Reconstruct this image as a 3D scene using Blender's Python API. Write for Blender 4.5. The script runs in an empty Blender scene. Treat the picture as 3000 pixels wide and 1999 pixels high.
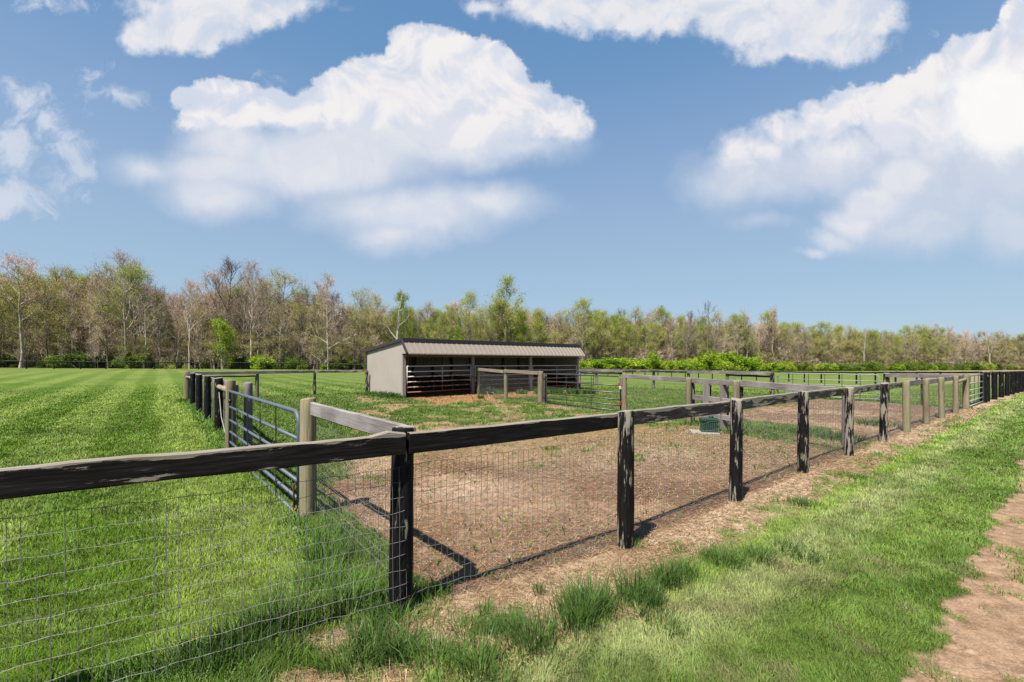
import bpy, math, random
import numpy as np
from mathutils import Matrix, Vector

random.seed(7)
RNG = np.random.default_rng(11)
scene = bpy.context.scene
COL = scene.collection
R = math.radians
CAMH = 1.8
EXPO = 1.25
AK = .53          # reflectance scale that goes with the exposure
F, CX, HY = 1304.0, 1500.0, 1063.0     # focal length, principal column and horizon row measured on the 3000 px photo

# ------------------------------------------------------------------ noise
def _hash(ix, iy, seed):
    h = (ix.astype(np.int64) * 374761393 + iy.astype(np.int64) * 668265263 + seed * 1442695041) & 0x7fffffff
    h = ((h ^ (h >> 13)) * 1274126177) & 0x7fffffff
    h = ((h ^ (h >> 16)) * 2246822519) & 0x7fffffff
    return ((h ^ (h >> 15)) & 0xffffff) / float(0xffffff)

def vnoise(x, y, seed=0):
    x = np.asarray(x, float); y = np.asarray(y, float)
    ix = np.floor(x); iy = np.floor(y)
    fx = x - ix; fy = y - iy
    fx = fx * fx * (3 - 2 * fx); fy = fy * fy * (3 - 2 * fy)
    a = _hash(ix, iy, seed); b = _hash(ix + 1, iy, seed)
    c = _hash(ix, iy + 1, seed); d = _hash(ix + 1, iy + 1, seed)
    return (a * (1 - fx) + b * fx) * (1 - fy) + (c * (1 - fx) + d * fx) * fy

def fbm(x, y, octs=4, seed=0):
    s = 0; a = .5; t = 0
    for i in range(octs):
        s = s + a * vnoise(x * 2 ** i + 17.3 * i, y * 2 ** i - 9.1 * i, seed + i)
        t += a; a *= .55
    return s / t

def sstep(a, b, x):
    t = np.clip((np.asarray(x, float) - a) / (b - a), 0, 1)
    return t * t * (3 - 2 * t)

# ------------------------------------------------------------------ terrain
DR = np.array([.7815, .624]); DB = np.array([-.624, .7815])      # along the long fences / away from the camera
SHED = np.array([-5.33, 21.7]); SHED_L, SHED_D = 12.4, 4.7
SHC = SHED + DR * SHED_L / 2 + DB * 1.0

def terrain(x, y):
    x = np.asarray(x, float); y = np.asarray(y, float)
    r = np.hypot(x, y)
    px = np.where(y > .5, CX + F * x / np.maximum(y, .5), np.where(x < 0, -3000., 6000.))
    T = np.interp(px, [0, 800, 1250, 1750, 2400, 3000, 3600], [.75, .45, .0, -.7, -.8, -.45, -.4])
    T2 = np.interp(px, [1700, 2100, 2500, 3100], [.2, -.2, -.5, -1.3])
    h = T * sstep(25, 80, r) + T2 * sstep(85, 220, r)
    rel = np.stack([x - SHC[0], y - SHC[1]], -1)
    a = rel @ DR; b = rel @ DB
    h = h + .1 * np.exp(-(a / 8.5) ** 2 - (b / 5.) ** 2)
    h = h + .03 * (fbm(x * .6, y * .6, 3, 5) - .5) * sstep(1.5, 4, r)
    return h

def tz(x, y):
    return float(terrain(np.array([x]), np.array([y]))[0])

def G(px, py):
    """ground point seen at photo pixel (px, py)"""
    h = 0.
    for _ in range(12):
        y = F * (CAMH - h) / (py - HY)
        x = (px - CX) / F * y
        h = .5 * h + .5 * tz(x, y)
    return np.array([x, y])

def AT(px, depth):
    return np.array([(px - CX) / F * depth, depth])

# ------------------------------------------------------------------ mesh helpers
def mesh_np(name, V, faces, mats, parent=None, attr=None, smooth=False, midx=None):
    """V (n,3); faces: list of (m,k) index arrays"""
    me = bpy.data.meshes.new(name)
    V = np.asarray(V, np.float32)
    me.vertices.add(len(V)); me.vertices.foreach_set('co', V.ravel())
    loops = np.concatenate([f.ravel() for f in faces]).astype(np.int32)
    sizes = np.concatenate([np.full(len(f), f.shape[1], np.int32) for f in faces])
    starts = np.concatenate([[0], np.cumsum(sizes)[:-1]]).astype(np.int32)
    me.loops.add(len(loops)); me.loops.foreach_set('vertex_index', loops)
    me.polygons.add(len(sizes)); me.polygons.foreach_set('loop_start', starts)
    me.polygons.foreach_set('loop_total', sizes)
    if midx is not None:
        me.polygons.foreach_set('material_index', np.asarray(midx, np.int32))
    me.polygons.foreach_set('use_smooth', np.full(len(sizes), bool(smooth)))
    me.update(calc_edges=True)
    if attr is not None:
        for k, val in attr.items():
            a = me.color_attributes.new(k, 'FLOAT_COLOR', 'POINT')
            a.data.foreach_set('color', np.concatenate([val, np.ones((len(val), 1))], 1).astype(np.float32).ravel())
    for m in (mats if isinstance(mats, (list, tuple)) else [mats]):
        me.materials.append(m)
    o = bpy.data.objects.new(name, me); COL.objects.link(o)
    if parent is not None: o.parent = parent
    return o

class MB:
    """collects simple shapes into one mesh"""
    def __init__(s): s.v = []; s.f = []; s.m = []
    def add(s, V, Fs, mi=0):
        b = len(s.v); s.v += [tuple(p) for p in V]
        s.f += [tuple(i + b for i in f) for f in Fs]; s.m += [mi] * len(Fs)
        return s
    def box(s, lo, hi, mi=0):
        x0, y0, z0 = lo; x1, y1, z1 = hi
        return s.add([(x0,y0,z0),(x1,y0,z0),(x1,y1,z0),(x0,y1,z0),(x0,y0,z1),(x1,y0,z1),(x1,y1,z1),(x0,y1,z1)],
              [(0,3,2,1),(4,5,6,7),(0,1,5,4),(1,2,6,5),(2,3,7,6),(3,0,4,7)], mi)
    def tube(s, pts, r, n=8, mi=0, cap=True):
        pts = [Vector(p) for p in pts]
        rs = r if isinstance(r, (list, tuple)) else [r] * len(pts)
        V = []; up = None
        for i, p in enumerate(pts):
            d = (pts[min(i+1, len(pts)-1)] - pts[max(i-1, 0)]).normalized()
            if up is None:
                up = Vector((0,0,1)) if abs(d.z) < .9 else Vector((1,0,0))
            a = d.cross(up).normalized(); b = a.cross(d).normalized(); up = b
            for k in range(n):
                t = 2*math.pi*k/n
                V.append(p + (a*math.cos(t) + b*math.sin(t))*rs[i])
        Fs = []
        for i in range(len(pts)-1):
            for k in range(n):
                k2 = (k+1) % n
                Fs.append((i*n+k, i*n+k2, (i+1)*n+k2, (i+1)*n+k))
        if cap:
            Fs.append(tuple(range(n-1, -1, -1))); Fs.append(tuple((len(pts)-1)*n+k for k in range(n)))
        return s.add(V, Fs, mi)
    def build(s, name, mats, parent=None, smooth=False, loc=None, rot=None, bevel=0):
        me = bpy.data.meshes.new(name)
        me.from_pydata(s.v, [], s.f); me.update()
        for m in (mats if isinstance(mats, (list, tuple)) else [mats]): me.materials.append(m)
        me.polygons.foreach_set('material_index', s.m)
        me.polygons.foreach_set('use_smooth', [smooth]*len(s.f))
        o = bpy.data.objects.new(name, me); COL.objects.link(o)
        if parent is not None: o.parent = parent
        if loc is not None: o.location = loc
        if rot is not None: o.rotation_euler = rot
        if bevel:
            b = o.modifiers.new('bevel', 'BEVEL'); b.width = bevel; b.segments = 2; b.limit_method = 'ANGLE'
        return o

def tag(o, label=None, cat=None, group=None, kind=None):
    if label: o['label'] = label
    if cat: o['category'] = cat
    if group: o['group'] = group
    if kind: o['kind'] = kind
    return o

def empty(name, loc, rz=0, **k):
    o = bpy.data.objects.new(name, None); COL.objects.link(o)
    o.location = loc; o.rotation_euler = (0, 0, rz); o.empty_display_size = .2
    return tag(o, **k)

# ------------------------------------------------------------------ node helper
class NT:
    def __init__(s, tree): s.t = tree; tree.nodes.clear()
    def n(s, typ, ins=None, out=0, **at):
        nd = s.t.nodes.new(typ)
        for k, v in at.items(): setattr(nd, k, v)
        for k, v in (ins or {}).items():
            sk = nd.inputs[k]
            if isinstance(v, bpy.types.NodeSocket): s.t.links.new(v, sk)
            elif v is not None: sk.default_value = v
        return nd if out is None else nd.outputs[out]
    def m(s, op, a, b=None, c=None, clamp=False):
        return s.n('ShaderNodeMath', {0: a, 1: b, 2: c}, operation=op, use_clamp=clamp)
    def vm(s, op, a, b=None, c=None, out=0):
        return s.n('ShaderNodeVectorMath', {0: a, 1: b, 2: c}, out, operation=op)
    def mix(s, f, a, b, blend='MIX', clamp=False):
        nd = s.n('ShaderNodeMix', None, None, data_type='RGBA', blend_type=blend, clamp_result=clamp)
        for i, v in ((0, f), (6, a), (7, b)):
            if isinstance(v, bpy.types.NodeSocket): s.t.links.new(v, nd.inputs[i])
            else: nd.inputs[i].default_value = v if i == 0 else (tuple(v) + (1,))[:4]
        return nd.outputs[2]
    def noise(s, vec, scale, detail=4, rough=.55, out=0, dim='3D', dist=0.):
        return s.n('ShaderNodeTexNoise', {'Vector': vec, 'Scale': scale, 'Detail': detail, 'Roughness': rough, 'Distortion': dist}, out, noise_dimensions=dim)
    def ss(s, x, a, b):
        return s.n('ShaderNodeMapRange', {0: x, 1: a, 2: b, 3: 0., 4: 1.}, interpolation_type='SMOOTHSTEP')
    def lin(s, x, a, b, c=0., d=1.):
        return s.n('ShaderNodeMapRange', {0: x, 1: a, 2: b, 3: c, 4: d})
    def attr(s, name): return s.n('ShaderNodeAttribute', None, 0, attribute_name=name)

def material(name, fn):
    m = bpy.data.materials.new(name); m.use_nodes = True
    t = NT(m.node_tree)
    sh, disp = fn(t)
    o = t.n('ShaderNodeOutputMaterial', None, None)
    t.t.links.new(sh, o.inputs['Surface'])
    return m

def principled(t, col, rough=.8, metal=0., normal=None, spec=.3):
    return t.n('ShaderNodeBsdfPrincipled', {'Base Color': t.mix(1., col, (AK, AK, AK), 'MULTIPLY'),
        'Roughness': rough, 'Metallic': metal, 'Normal': normal, 'Specular IOR Level': spec})

def bump(t, h, strength=.4, dist=.02):
    return t.n('ShaderNodeBump', {'Height': h, 'Strength': strength, 'Distance': dist})

def objcoord(t, stretch=(1, 1, 1)):
    """object coordinates shifted by a random number per object, so that copies differ"""
    tc = t.n('ShaderNodeTexCoord', None, None).outputs['Object']
    rnd = t.n('ShaderNodeObjectInfo', None, None).outputs['Random']
    off = t.n('ShaderNodeCombineXYZ', {0: t.m('MULTIPLY', rnd, 37.), 1: t.m('MULTIPLY', rnd, 91.), 2: t.m('MULTIPLY', rnd, 53.)})
    return t.vm('MULTIPLY_ADD', tc, stretch, off), rnd

# ------------------------------------------------------------------ materials
def m_paintwood(grain, paint, amount, topwear=True):
    """black paint peeling off grey wood; grain = long axis"""
    def fn(t):
        st = {'z': (24, 24, 3.4), 'x': (3.2, 22, 22)}[grain]
        st2 = {'z': (60, 60, 5), 'x': (4, 60, 60)}[grain]
        p, rnd = objcoord(t, st); p2, _ = objcoord(t, st2); p3, _ = objcoord(t, (2.2, 2.2, 2.2))
        n1 = t.noise(p, 1., 6, .62); n2 = t.noise(p2, 1., 4, .6); n3 = t.noise(p3, 1., 3, .5)
        k = t.m('ADD', t.m('MULTIPLY', n1, .75), t.m('MULTIPLY', n3, .35))
        k = t.m('ADD', k, t.m('MULTIPLY', t.m('SUBTRACT', n2, .5), .22 if grain == 'z' else .12)); k = t.m('ADD', k, .06)
        if topwear:
            nz = t.n('ShaderNodeSeparateXYZ', {0: t.n('ShaderNodeNewGeometry', None, None).outputs['Normal']}, 2)
            k = t.m('ADD', k, t.m('MULTIPLY', t.ss(nz, .35, .9), .32))
        if grain == 'x':
            oz = t.n('ShaderNodeSeparateXYZ', {0: t.n('ShaderNodeTexCoord', None, None).outputs['Object']}, 2)
            k = t.m('ADD', k, t.m('MULTIPLY', t.ss(oz, .022, .08), .20))
            k = t.m('ADD', k, t.m('MULTIPLY', t.ss(oz, -.05, -.075), .06))
        k = t.m('ADD', k, t.lin(rnd, 0, 1, -.035, .03))
        peel = t.ss(k, amount - .025, amount + .025)
        wood = t.mix(n2, (.17, .15, .125), (.50, .46, .40))
        wood = t.mix(t.ss(n3, .4, .7), wood, t.mix(n1, (.22, .18, .12), (.46, .42, .34)))
        blk = t.mix(t.ss(n2, .35, .7), paint, tuple(c * 3.2 for c in paint))
        blk = t.mix(t.m('MULTIPLY', t.ss(n2, .66, .72), .55), blk, (.16, .14, .125))
        col = t.mix(peel, blk, wood)
        hgt = t.m('ADD', t.m('MULTIPLY', peel, -.5), t.m('MULTIPLY', n2, .5))
        return principled(t, col, t.lin(peel, 0, 1, .62, .9), 0, bump(t, hgt, .7, .008), .12), None
    return fn

def m_wood(grain, dark, light, tint=None, tintamt=.5, knots=False):
    def fn(t):
        st = {'z': (11, 11, 1.), 'x': (.9, 12, 12)}[grain]
        st2 = {'z': (70, 70, 4), 'x': (3.5, 75, 75)}[grain]
        p, rnd = objcoord(t, st); p2, _ = objcoord(t, st2); p3, _ = objcoord(t, (1.8, 1.8, 1.8))
        n1 = t.noise(p, 1., 5, .6, dist=.6); n2 = t.noise(p2, 1., 3, .6); n3 = t.noise(p3, 1., 3, .5)
        f = t.m('ADD', t.m('MULTIPLY', n1, .6), t.m('MULTIPLY', n2, .4))
        col = t.mix(t.ss(f, .3, .7), dark, light)
        if tint: col = t.mix(t.m('MULTIPLY', t.ss(n3, .42, .66), tintamt), col, tint)
        crack = t.ss(n2, .70, .78)
        col = t.mix(t.m('MULTIPLY', crack, .6), col, tuple(c * .35 for c in dark))
        col = t.mix(1., col, t.n('ShaderNodeCombineColor', {0: t.lin(rnd, 0, 1, .82, 1.12), 1: t.lin(rnd, 0, 1, .82, 1.1), 2: t.lin(rnd, 0, 1, .84, 1.08)}), 'MULTIPLY')
        return principled(t, col, .88, 0, bump(t, f, .6, .008), .2), None
    return fn

def m_metal(col, var, rough, metal, rust=0., rustz=None):
    def fn(t):
        tc = t.n('ShaderNodeTexCoord', None, None).outputs['Object']
        n1 = t.noise(tc, 9., 5, .6); n2 = t.noise(tc, 60., 3, .6)
        c = t.mix(n1, tuple(x * (1 - var) for x in col), tuple(min(1, x * (1 + var)) for x in col))
        if rust:
            k = t.m('ADD', t.m('MULTIPLY', n1, .7), t.m('MULTIPLY', n2, .4))
            if rustz:
                z = t.n('ShaderNodeSeparateXYZ', {0: tc}, 2)
                k = t.m('ADD', k, t.lin(z, rustz[0], rustz[1], .2, -.12))
            c = t.mix(t.ss(k, rust - .05, rust + .07), c, t.mix(n2, (.20, .065, .03), (.36, .15, .075)))
        return principled(t, c, t.lin(n2, .3, .7, rough - .08, rough + .1), metal, bump(t, n2, .12, .004), .4), None
    return fn

def m_panel(col, dirt=.35):
    def fn(t):
        tc = t.n('ShaderNodeTexCoord', None, None).outputs['Object']
        n1 = t.noise(tc, .9, 5, .6); n2 = t.noise(t.vm('MULTIPLY', tc, (6, 6, .6)), 1.5, 4, .6)
        c = t.mix(t.m('MULTIPLY', t.ss(n1, .35, .75), .5), col, tuple(x * .86 for x in col))
        c = t.mix(t.m('MULTIPLY', t.ss(n2, .5, .8), dirt), c, tuple(x * y for x, y in zip(col, (.62, .58, .5))))
        return principled(t, c, .45, 0., None, .4), None
    return fn

def m_attr(trans=.3, soft=.0, gloss=.12, rough=.5):
    def fn(t):
        c = t.mix(1., t.attr('col'), (AK, AK, AK), 'MULTIPLY')
        nrm = t.n('ShaderNodeNewGeometry', None, None).outputs['Normal']
        nrm = t.vm('NORMALIZE', t.vm('MULTIPLY_ADD', nrm, (1 - soft, 1 - soft, 1 - soft), (0, 0, soft)))
        d = t.n('ShaderNodeBsdfDiffuse', {0: c, 1: .2, 2: nrm})
        tr = t.n('ShaderNodeBsdfTranslucent', {0: t.mix(1., c, (1.15, 1.25, .7), 'MULTIPLY')})
        s = t.n('ShaderNodeMixShader', {0: trans, 1: d, 2: tr})
        if gloss:
            g = t.n('ShaderNodeBsdfGlossy', {0: (.9, .95, .9, 1), 1: rough})
            s = t.n('ShaderNodeMixShader', {0: gloss, 1: s, 2: g})
        return s, None
    return fn

def m_leaf(c0, c1, trans=.35):
    """leaf colour varies from clump to clump and from tree to tree"""
    def fn(t):
        p, rnd = objcoord(t)
        n = t.noise(p, .55, 3, .6); n2 = t.noise(p, 3.5, 2, .5)
        c = t.mix(t.ss(t.m('ADD', t.m('MULTIPLY', n, .6), t.m('MULTIPLY', n2, .4)), .36, .64), c0, c1)
        c = t.mix(1., c, t.n('ShaderNodeCombineColor', {0: t.lin(rnd, 0, 1, .8, 1.3), 1: t.lin(rnd, 0, 1, .88, 1.12), 2: t.lin(rnd, 0, 1, .75, 1.25)}), 'MULTIPLY')
        c = t.mix(1., c, (.80, .80, .80), 'MULTIPLY')
        d = t.n('ShaderNodeBsdfDiffuse', {0: c, 1: .3})
        tr = t.n('ShaderNodeBsdfTranslucent', {0: t.mix(1., c, (1.2, 1.2, .7), 'MULTIPLY')})
        return t.n('ShaderNodeMixShader', {0: trans, 1: d, 2: tr}), None
    return fn

def m_bark(c0, c1, sc=1.):
    def fn(t):
        p, rnd = objcoord(t, (3 * sc, 3 * sc, .8 * sc))
        n = t.noise(p, 1., 4, .65)
        c = t.mix(t.ss(n, .35, .65), c0, c1)
        c = t.mix(1., c, t.n('ShaderNodeCombineColor', {0: t.lin(rnd, 0, 1, .8, 1.25), 1: t.lin(rnd, 0, 1, .82, 1.18), 2: t.lin(rnd, 0, 1, .85, 1.15)}), 'MULTIPLY')
        return t.n('ShaderNodeBsdfDiffuse', {0: t.mix(1., c, (.86, .85, .84), 'MULTIPLY'), 1: .5}), None
    return fn

def m_ground(t):
    c = t.attr('col'); k = t.attr('mask')
    sp = t.n('ShaderNodeSeparateColor', {0: k}, None)
    grass, straw = sp.outputs[0], sp.outputs[1]
    tc = t.n('ShaderNodeTexCoord', None, None).outputs['Object']
    n1 = t.noise(tc, 9., 6, .62); n2 = t.noise(tc, 70., 4, .65); n3 = t.noise(t.vm('MULTIPLY', tc, (1, 1, .1)), 1.1, 5, .6); n4 = t.noise(tc, 4.5, 3, .5)
    f = t.m('ADD', t.m('MULTIPLY', n1, .5), t.m('MULTIPLY', n2, .5))
    col = t.mix(1., c, t.mix(t.ss(f, .36, .66), (.52, .50, .47), (1.42, 1.43, 1.43)), 'MULTIPLY')
    col = t.mix(t.m('MULTIPLY', t.ss(n3, .45, .7), .35), col, t.mix(1., c, (.78, .76, .72), 'MULTIPLY'))
    # pale flecks and small stones in bare soil
    v = t.n('ShaderNodeTexVoronoi', {'Vector': tc, 'Scale': 34., 'Randomness': 1.}, None)
    fl = t.m('MULTIPLY', t.m('LESS_THAN', v.outputs['Distance'], .16), t.m('GREATER_THAN', t.n('ShaderNodeSeparateColor', {0: v.outputs['Color']}, 0), .72))
    fl = t.m('MULTIPLY', fl, t.m('SUBTRACT', 1., grass))
    col = t.mix(t.m('MULTIPLY', fl, .7), col, (.55, .46, .36))
    return principled(t, col, .95, 0, bump(t, t.m('ADD', t.m('MULTIPLY', f, .6), t.m('MULTIPLY', n4, t.lin(grass, 0, 1, 1.6, .6))), .75, .028), .10), None

M = {}
M['ground'] = material('soil_and_turf', m_ground)
M['blade'] = material('grass_blades', m_attr(.25, soft=.5, gloss=.02))
M['straw'] = material('dry_straw', m_attr(.10, soft=.5, gloss=.03))
M['blackpost'] = material('black_paint_on_post', m_paintwood('z', (.006, .0055, .006), .618))
M['blackpost_solid'] = material('black_paint_sound', m_paintwood('z', (.006, .006, .007), .74))
M['blackrail'] = material('black_paint_on_board', m_paintwood('x', (.009, .0075, .008), .775))
M['wornrail'] = material('worn_black_board', m_paintwood('x', (.030, .026, .027), .66))
M['fencefar'] = material('black_fence_paint', m_paintwood('x', (.010, .010, .012), .80))
M['palepost'] = material('unpainted_post_wood', m_wood('z', (.16, .125, .075), (.43, .37, .255), (.27, .285, .16), .6))
M['palewood'] = material('unpainted_pole_wood', m_wood('x', (.20, .16, .11), (.46, .41, .31)))
M['greyrail'] = material('weathered_grey_board', m_wood('x', (.16, .138, .14), (.36, .325, .325), (.52, .49, .49), .55))
M['greyplank'] = material('weathered_grey_upright', m_wood('z', (.20, .175, .165), (.38, .345, .33)))
M['darkpole'] = material('dark_stained_pole', m_wood('x', (.04, .035, .028), (.13, .115, .09)))
M['wire'] = material('galvanised_wire', m_metal((.20, .195, .19), .25, .6, .2))
M['bluegate'] = material('blue_grey_gate_paint', m_metal((.115, .145, .20), .16, .55, .0))
M['brownbar'] = material('dark_brown_gate_upright', m_metal((.035, .024, .02), .3, .5, .1))
M['darkgate'] = material('dark_green_grey_gate_paint', m_metal((.085, .095, .09), .2, .35, .25))
M['silvergate'] = material('silver_gate_tube', m_metal((.38, .39, .40), .15, .5, .1))
M['rustgate'] = material('worn_white_gate_with_rust', m_metal((.80, .74, .70), .12, .5, .0, .58, (.2, 1.5)))
M['red'] = material('red_latch_plastic', m_metal((.55, .03, .02), .1, .4, 0))
M['white'] = material('white_sticker', m_metal((.8, .8, .78), .05, .5, 0))
M['rustred'] = material('rusty_latch_steel', m_metal((.22, .055, .03), .3, .7, .2))
M['tan'] = material('tan_steel_panel', m_panel((.57, .51, .465), .2))
M['tanroof'] = material('tan_visor_panel', m_panel((.335, .285, .235), .25))
M['trim'] = material('dark_plum_trim', m_metal((.055, .042, .055), .15, .42, 0.))
M['tanpost'] = material('pale_shed_post', m_wood('z', (.36, .32, .29), (.52, .48, .45)))
M['inner'] = material('shed_inside_panel', m_panel((.50, .45, .39), .6))
M['kick'] = material('dark_kick_board', m_wood('x', (.05, .032, .022), (.12, .08, .055)))
M['innerpost'] = material('rough_inside_post', m_wood('z', (.16, .13, .1), (.30, .26, .21)))
M['green'] = material('green_plastic', m_metal((.006, .06, .036), .25, .4, 0))
M['concrete'] = material('pale_concrete', m_metal((.40, .35, .30), .2, .9, 0))
M['yellow'] = material('dandelion_yellow', m_metal((.8, .55, .02), .1, .8, 0))
M['puff'] = material('seed_head_white', m_metal((.62, .6, .56), .1, .9, 0))
M['stemgreen'] = material('flower_stem', m_metal((.10, .17, .04), .2, .7, 0))
M['black'] = material('black_rubber', m_metal((.012, .012, .012), .2, .6, 0))
M['cord'] = material('pale_cord', m_metal((.55, .52, .46), .1, .8, 0))

M['bark_grey'] = material('grey_brown_bark', m_bark((.24, .205, .175), (.50, .445, .39)))
M['bark_dark'] = material('dark_bark', m_bark((.10, .082, .066), (.25, .21, .175)))
M['bark_pale'] = material('pale_bark', m_bark((.30, .265, .225), (.54, .49, .43)))
M['twig_brown'] = material('brown_twigs', m_bark((.33, .27, .21), (.53, .44, .355), .3))
M['twig_pink'] = material('pinkish_budding_twigs', m_bark((.43, .325, .26), (.64, .50, .42), .3))
M['twig_olive'] = material('olive_twigs', m_bark((.29, .255, .14), (.47, .41, .25), .3))
M['twig_dark'] = material('dark_twigs', m_bark((.13, .105, .085), (.27, .22, .18), .3))
M['leaf_olive'] = material('olive_bud_leaves', m_leaf((.22, .255, .06), (.41, .47, .13)))
M['leaf_young'] = material('young_green_leaves', m_leaf((.20, .285, .045), (.42, .50, .11)))
M['leaf_bright'] = material('bright_green_leaves', m_leaf((.12, .22, .018), (.36, .50, .06)))
M['leaf_mid'] = material('mid_green_leaves', m_leaf((.10, .17, .03), (.22, .31, .065)))
M['leaf_dark'] = material('dark_green_leaves', m_leaf((.05, .085, .028), (.13, .18, .055)))
M['leaf_rust'] = material('rusty_bud_leaves', m_leaf((.26, .17, .09), (.40, .27, .16)))

# ------------------------------------------------------------------ plan of the place
C0 = np.array([-.811, 3.24])
PB = [(1437*1.275, 1265*1.275), (1690*1.275, 1155*1.275), (2352.5, 1387.5), (2486.5, 1336), (2587, 1295), (2657, 1267),
      (2714.5, 1243), (2759, 1227.4), (2800, 1211), (2829.6, 1199)]
def seat(px, py, r=.075):
    g = G(px, py); return g * (1 + r / np.hypot(*g))
RP = [seat(*p) for p in PB]                      # posts of the long front fence, P1..P10
G1 = seat(708*1.275, 1190*1.275); G2 = seat(676, 1319.6)
SPOST = [seat(641, 1265), seat(608, 1231), seat(583.3, 1209), seat(564.6, 1187)]
END = seat(547.6, 1176.8)
BK = [seat(753, 1166.6), seat(921.6, 1158)]
SHL = lambda a, b: SHED + DR * a + DB * b       # shed-local plan point
BK.append(SHL(-.18, 4.25))
IN = [SHL(4.25, -.30), seat(1481.9, 1171.8), np.array([1.27, 19.75])]
IG = np.array([3.98, 15.75])
IN2 = [seat(2018, 1245), AT(2158, 11.15)]
P10 = RP[9]; P11 = seat(2881.7, 1180)
MID = [AT(1698, 31.4), AT(1747, 31.6), AT(1827, 31.6), AT(1915, 31.2), AT(2017, 28.0), AT(2130, 26.2), AT(2262, 24.0)]
MG = AT(2597, 20.2)
LEFT_DIR = np.array([-.838, -.546])
LP = [C0 + LEFT_DIR * 2.45, C0 + LEFT_DIR * 4.9]

RIGHT_LINE = np.array([C0 + LEFT_DIR * 7, C0] + RP + [P11, P11 + DR * 90])
SIDE_LINE = np.array([C0, G1, G2] + SPOST + [END])
BACK_LINE = np.array([END] + BK)
INNER_LINE = np.array([IN[0], IN[1], IN[2], IG, IN2[0], IN2[1], RP[3]])
MID_LINE = np.array(MID + [MG, P10])
POLY1 = np.array([C0, G1, G2, SPOST[2], END, BK[1], BK[2], SHL(0, 4.7), SHL(4.25, 4.7), IN[0], IN[1], IN[2], IG, IN2[0], IN2[1], RP[3], RP[2], RP[1], RP[0]])
POLY2 = np.array([RP[3], IN2[1], IN2[0], IG, IN[2], IN[1], IN[0], SHL(4.25, 4.7), SHL(12.4, 4.7)] + MID + [MG, P10, RP[8], RP[6], RP[4]])

def poly_in(P, x, y):
    c = np.zeros(x.shape, bool); n = len(P)
    for i in range(n):
        x0, y0 = P[i]; x1, y1 = P[(i + 1) % n]
        if y0 == y1: continue
        m = ((y0 > y) != (y1 > y)) & (x < (x1 - x0) * (y - y0) / (y1 - y0) + x0)
        c ^= m
    return c

def line_d(L, x, y):
    """distance to a polyline, and signed (left of travel positive)"""
    best = np.full(x.shape, 1e9); sg = np.zeros(x.shape); along = np.zeros(x.shape); acc = 0
    for i in range(len(L) - 1):
        d = L[i+1] - L[i]; ln = np.hypot(*d); d = d / ln
        rx = x - L[i][0]; ry = y - L[i][1]
        t = np.clip(rx * d[0] + ry * d[1], 0, ln)
        dist = np.hypot(rx - t * d[0], ry - t * d[1])
        s = d[0] * ry - d[1] * rx
        m = dist < best
        best = np.where(m, dist, best); sg = np.where(m, np.sign(s), sg); along = np.where(m, acc + t, along)
        acc += ln
    return best, sg * best, along

def lerp(a, b, t):
    return a + (b - a) * t[..., None]

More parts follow.
